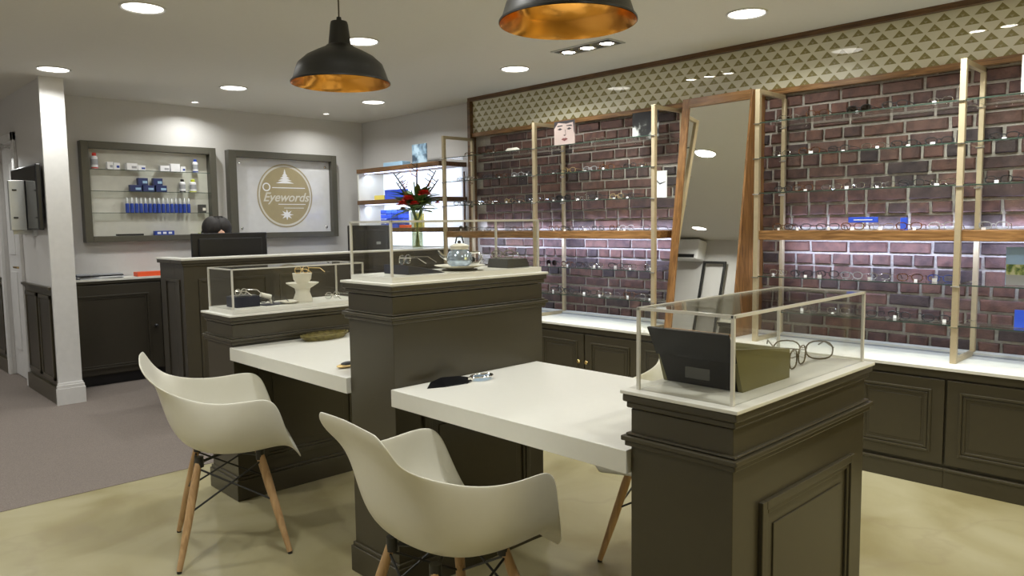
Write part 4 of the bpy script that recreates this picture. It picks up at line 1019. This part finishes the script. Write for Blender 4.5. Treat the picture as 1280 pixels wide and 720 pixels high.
# middle cover
Z2 = 1.138
t = thing('sloped_stand', 'dark sloped spectacle stand at left under the middle cover', 'display stand', (1.60, 2.25, Z2))
MB().hexa([(0, -.055, 0), (.0, -.055, .035), (0, .10, 0), (.0, .10, .035), (.17, -.055, 0), (.13, -.055, .012), (.17, .10, 0), (.13, .10, .012)]).build('wedge', 'navy', t, bevel=.002)
big_glasses('spectacles', 'pale glasses propped on the left dark stand, middle cover', (1.64, 2.27, Z2+.034), math.radians(-60), .8, 'chrome')
t = thing('oval_base', 'black oval base under the silver teapot', 'plate', (1.895, 2.26, Z2)); o = MB().lathe([(.07, 0), (.07, .005), (.001, .006)], n=28).build('disc', 'black', t)
t = thing('saucer', 'white saucer under the silver teapot', 'saucer', (1.895, 2.26, Z2+.007)); MB().lathe([(.001, .0), (.05, .0), (.098, .012), (.100, .014), (.05, .005), (.001, .005)], n=32).build('plate', 'cream', t)
t = thing('glass_teapot', 'small silvery glass teapot on a saucer under middle cover', 'teapot', (1.895, 2.26, Z2+.0125))
MB().lathe([(.030, 0), (.045, .010), (.052, .030), (.048, .052), (.036, .066), (.032, .070)], n=28).build('pot_body', M('silver_blue_glaze', (.45, .55, .70), .1, metal=.7), t)
MB().lathe([(.036, .070), (.036, .078), (.040, .084), (.020, .092), (.001, .094)], n=28).build('lid', 'cream', t); MB().sphere((0, 0, .098), .007, 8).build('lid_knob', 'black', t)
MB().tube([(.71*.045, -.69*.045, .055), (.71*.075, -.69*.075, .058), (.71*.088, -.69*.088, .038), (.71*.075, -.69*.075, .016), (.71*.045, -.69*.045, .014)], .005, 8).build('handle', 'chrome', t)
MB().tube([(-.71*.04, .69*.04, .03), (-.71*.07, .69*.07, .045), (-.71*.085, .69*.085, .065)], [.010, .007, .005], 8).build('spout', 'chrome', t)
MB().tube([(-.02, 0, .094), (-.012, 0, .118), (.012, 0, .120), (.022, 0, .094)], .003, 6).build('bail_wire', 'wire', t)
t = thing('dark_block_stand', 'dark grey block stand at right under the middle cover', 'display stand', (2.085, 2.24, Z2))
MB().hexa([(0, -.055, 0), (.005, -.05, .038), (0, .07, 0), (.005, .065, .038), (.125, -.055, 0), (.115, -.05, .036), (.125, .07, 0), (.115, .065, .036)]).build('block', 'dgrey', t, bevel=.002)
big_glasses('spectacles', 'silver glasses resting on the dark block stand at right', (2.12, 2.25, Z2+.037), math.radians(-120), .75, 'chrome')
# far cover
Z3 = .924
t = thing('navy_gift_box', 'dark navy box at left end under the farthest cover', 'box', (1.55, 3.60, Z3)); MB().box(0, .125, -.05, .06, 0, .052).build('box_body', 'navy', t, bevel=.002); MB().box(.01, .115, -.04, .05, .052, .056).build('inner_cushion', 'dgrey', t)
big_glasses('spectacles', 'clear glasses resting on the navy box, farthest cover', (1.60, 3.60, Z3+.056), math.radians(-60), .7, 'edge')
t = thing('pale_roll', 'short pale rolled cloth leaning on navy box, farthest cover', 'cloth roll', (1.715, 3.575, Z3+.010)); MB().tube([(-.025, 0, .045), (.025, -.005, .028)], [.012, .014], 10).build('roll', 'cream', t); MB().tube([(.022, -.005, .022), (.03, -.005, -.008)], .006, 8).build('prop', 'cream', t)
tag(MB().box(1.69, 1.86, 3.53, 3.62, Z3, Z3+.004, rz=.1).build('navy_cloth', 'navy'), 'flat navy cloth beside the navy box, farthest cover', 'cloth')
t = thing('white_pedestal', 'white waisted ceramic pedestal with bowl under the farthest cover', 'pedestal', (1.925, 3.58, Z3))
MB().lathe([(.050, 0), (.050, .012), (.036, .050), (.040, .070), (.082, .096), (.084, .100), (.060, .098), (.03, .092), (.001, .090)], n=28).build('stand', 'cream', t)
MB().lathe([(.025, .092), (.046, .118), (.050, .150), (.044, .148), (.036, .118), (.001, .100)], n=20).build('cup', 'cream', t)
g = big_glasses('spectacles', 'gold glasses resting on top of the white pedestal', (1.925, 3.58, Z3+.147), math.radians(-70), .85, 'gold')
tag(MB().lathe([(.001, 0), (.04, 0), (.048, .008), (.04, .004), (.001, .003)], (1.83, 3.55, Z3+.0045), 20).build('small_dish', 'cream'), 'small white dish left of the white pedestal', 'dish')
big_glasses('spectacles', 'silver glasses right of the white pedestal, farthest cover', (2.10, 3.58, Z3), math.radians(-75), .85, 'chrome')
big_glasses('spectacles', 'dark glasses near navy cloth, left of the white pedestal', (1.77, 3.665, Z3), math.radians(-75), .8, 'black')
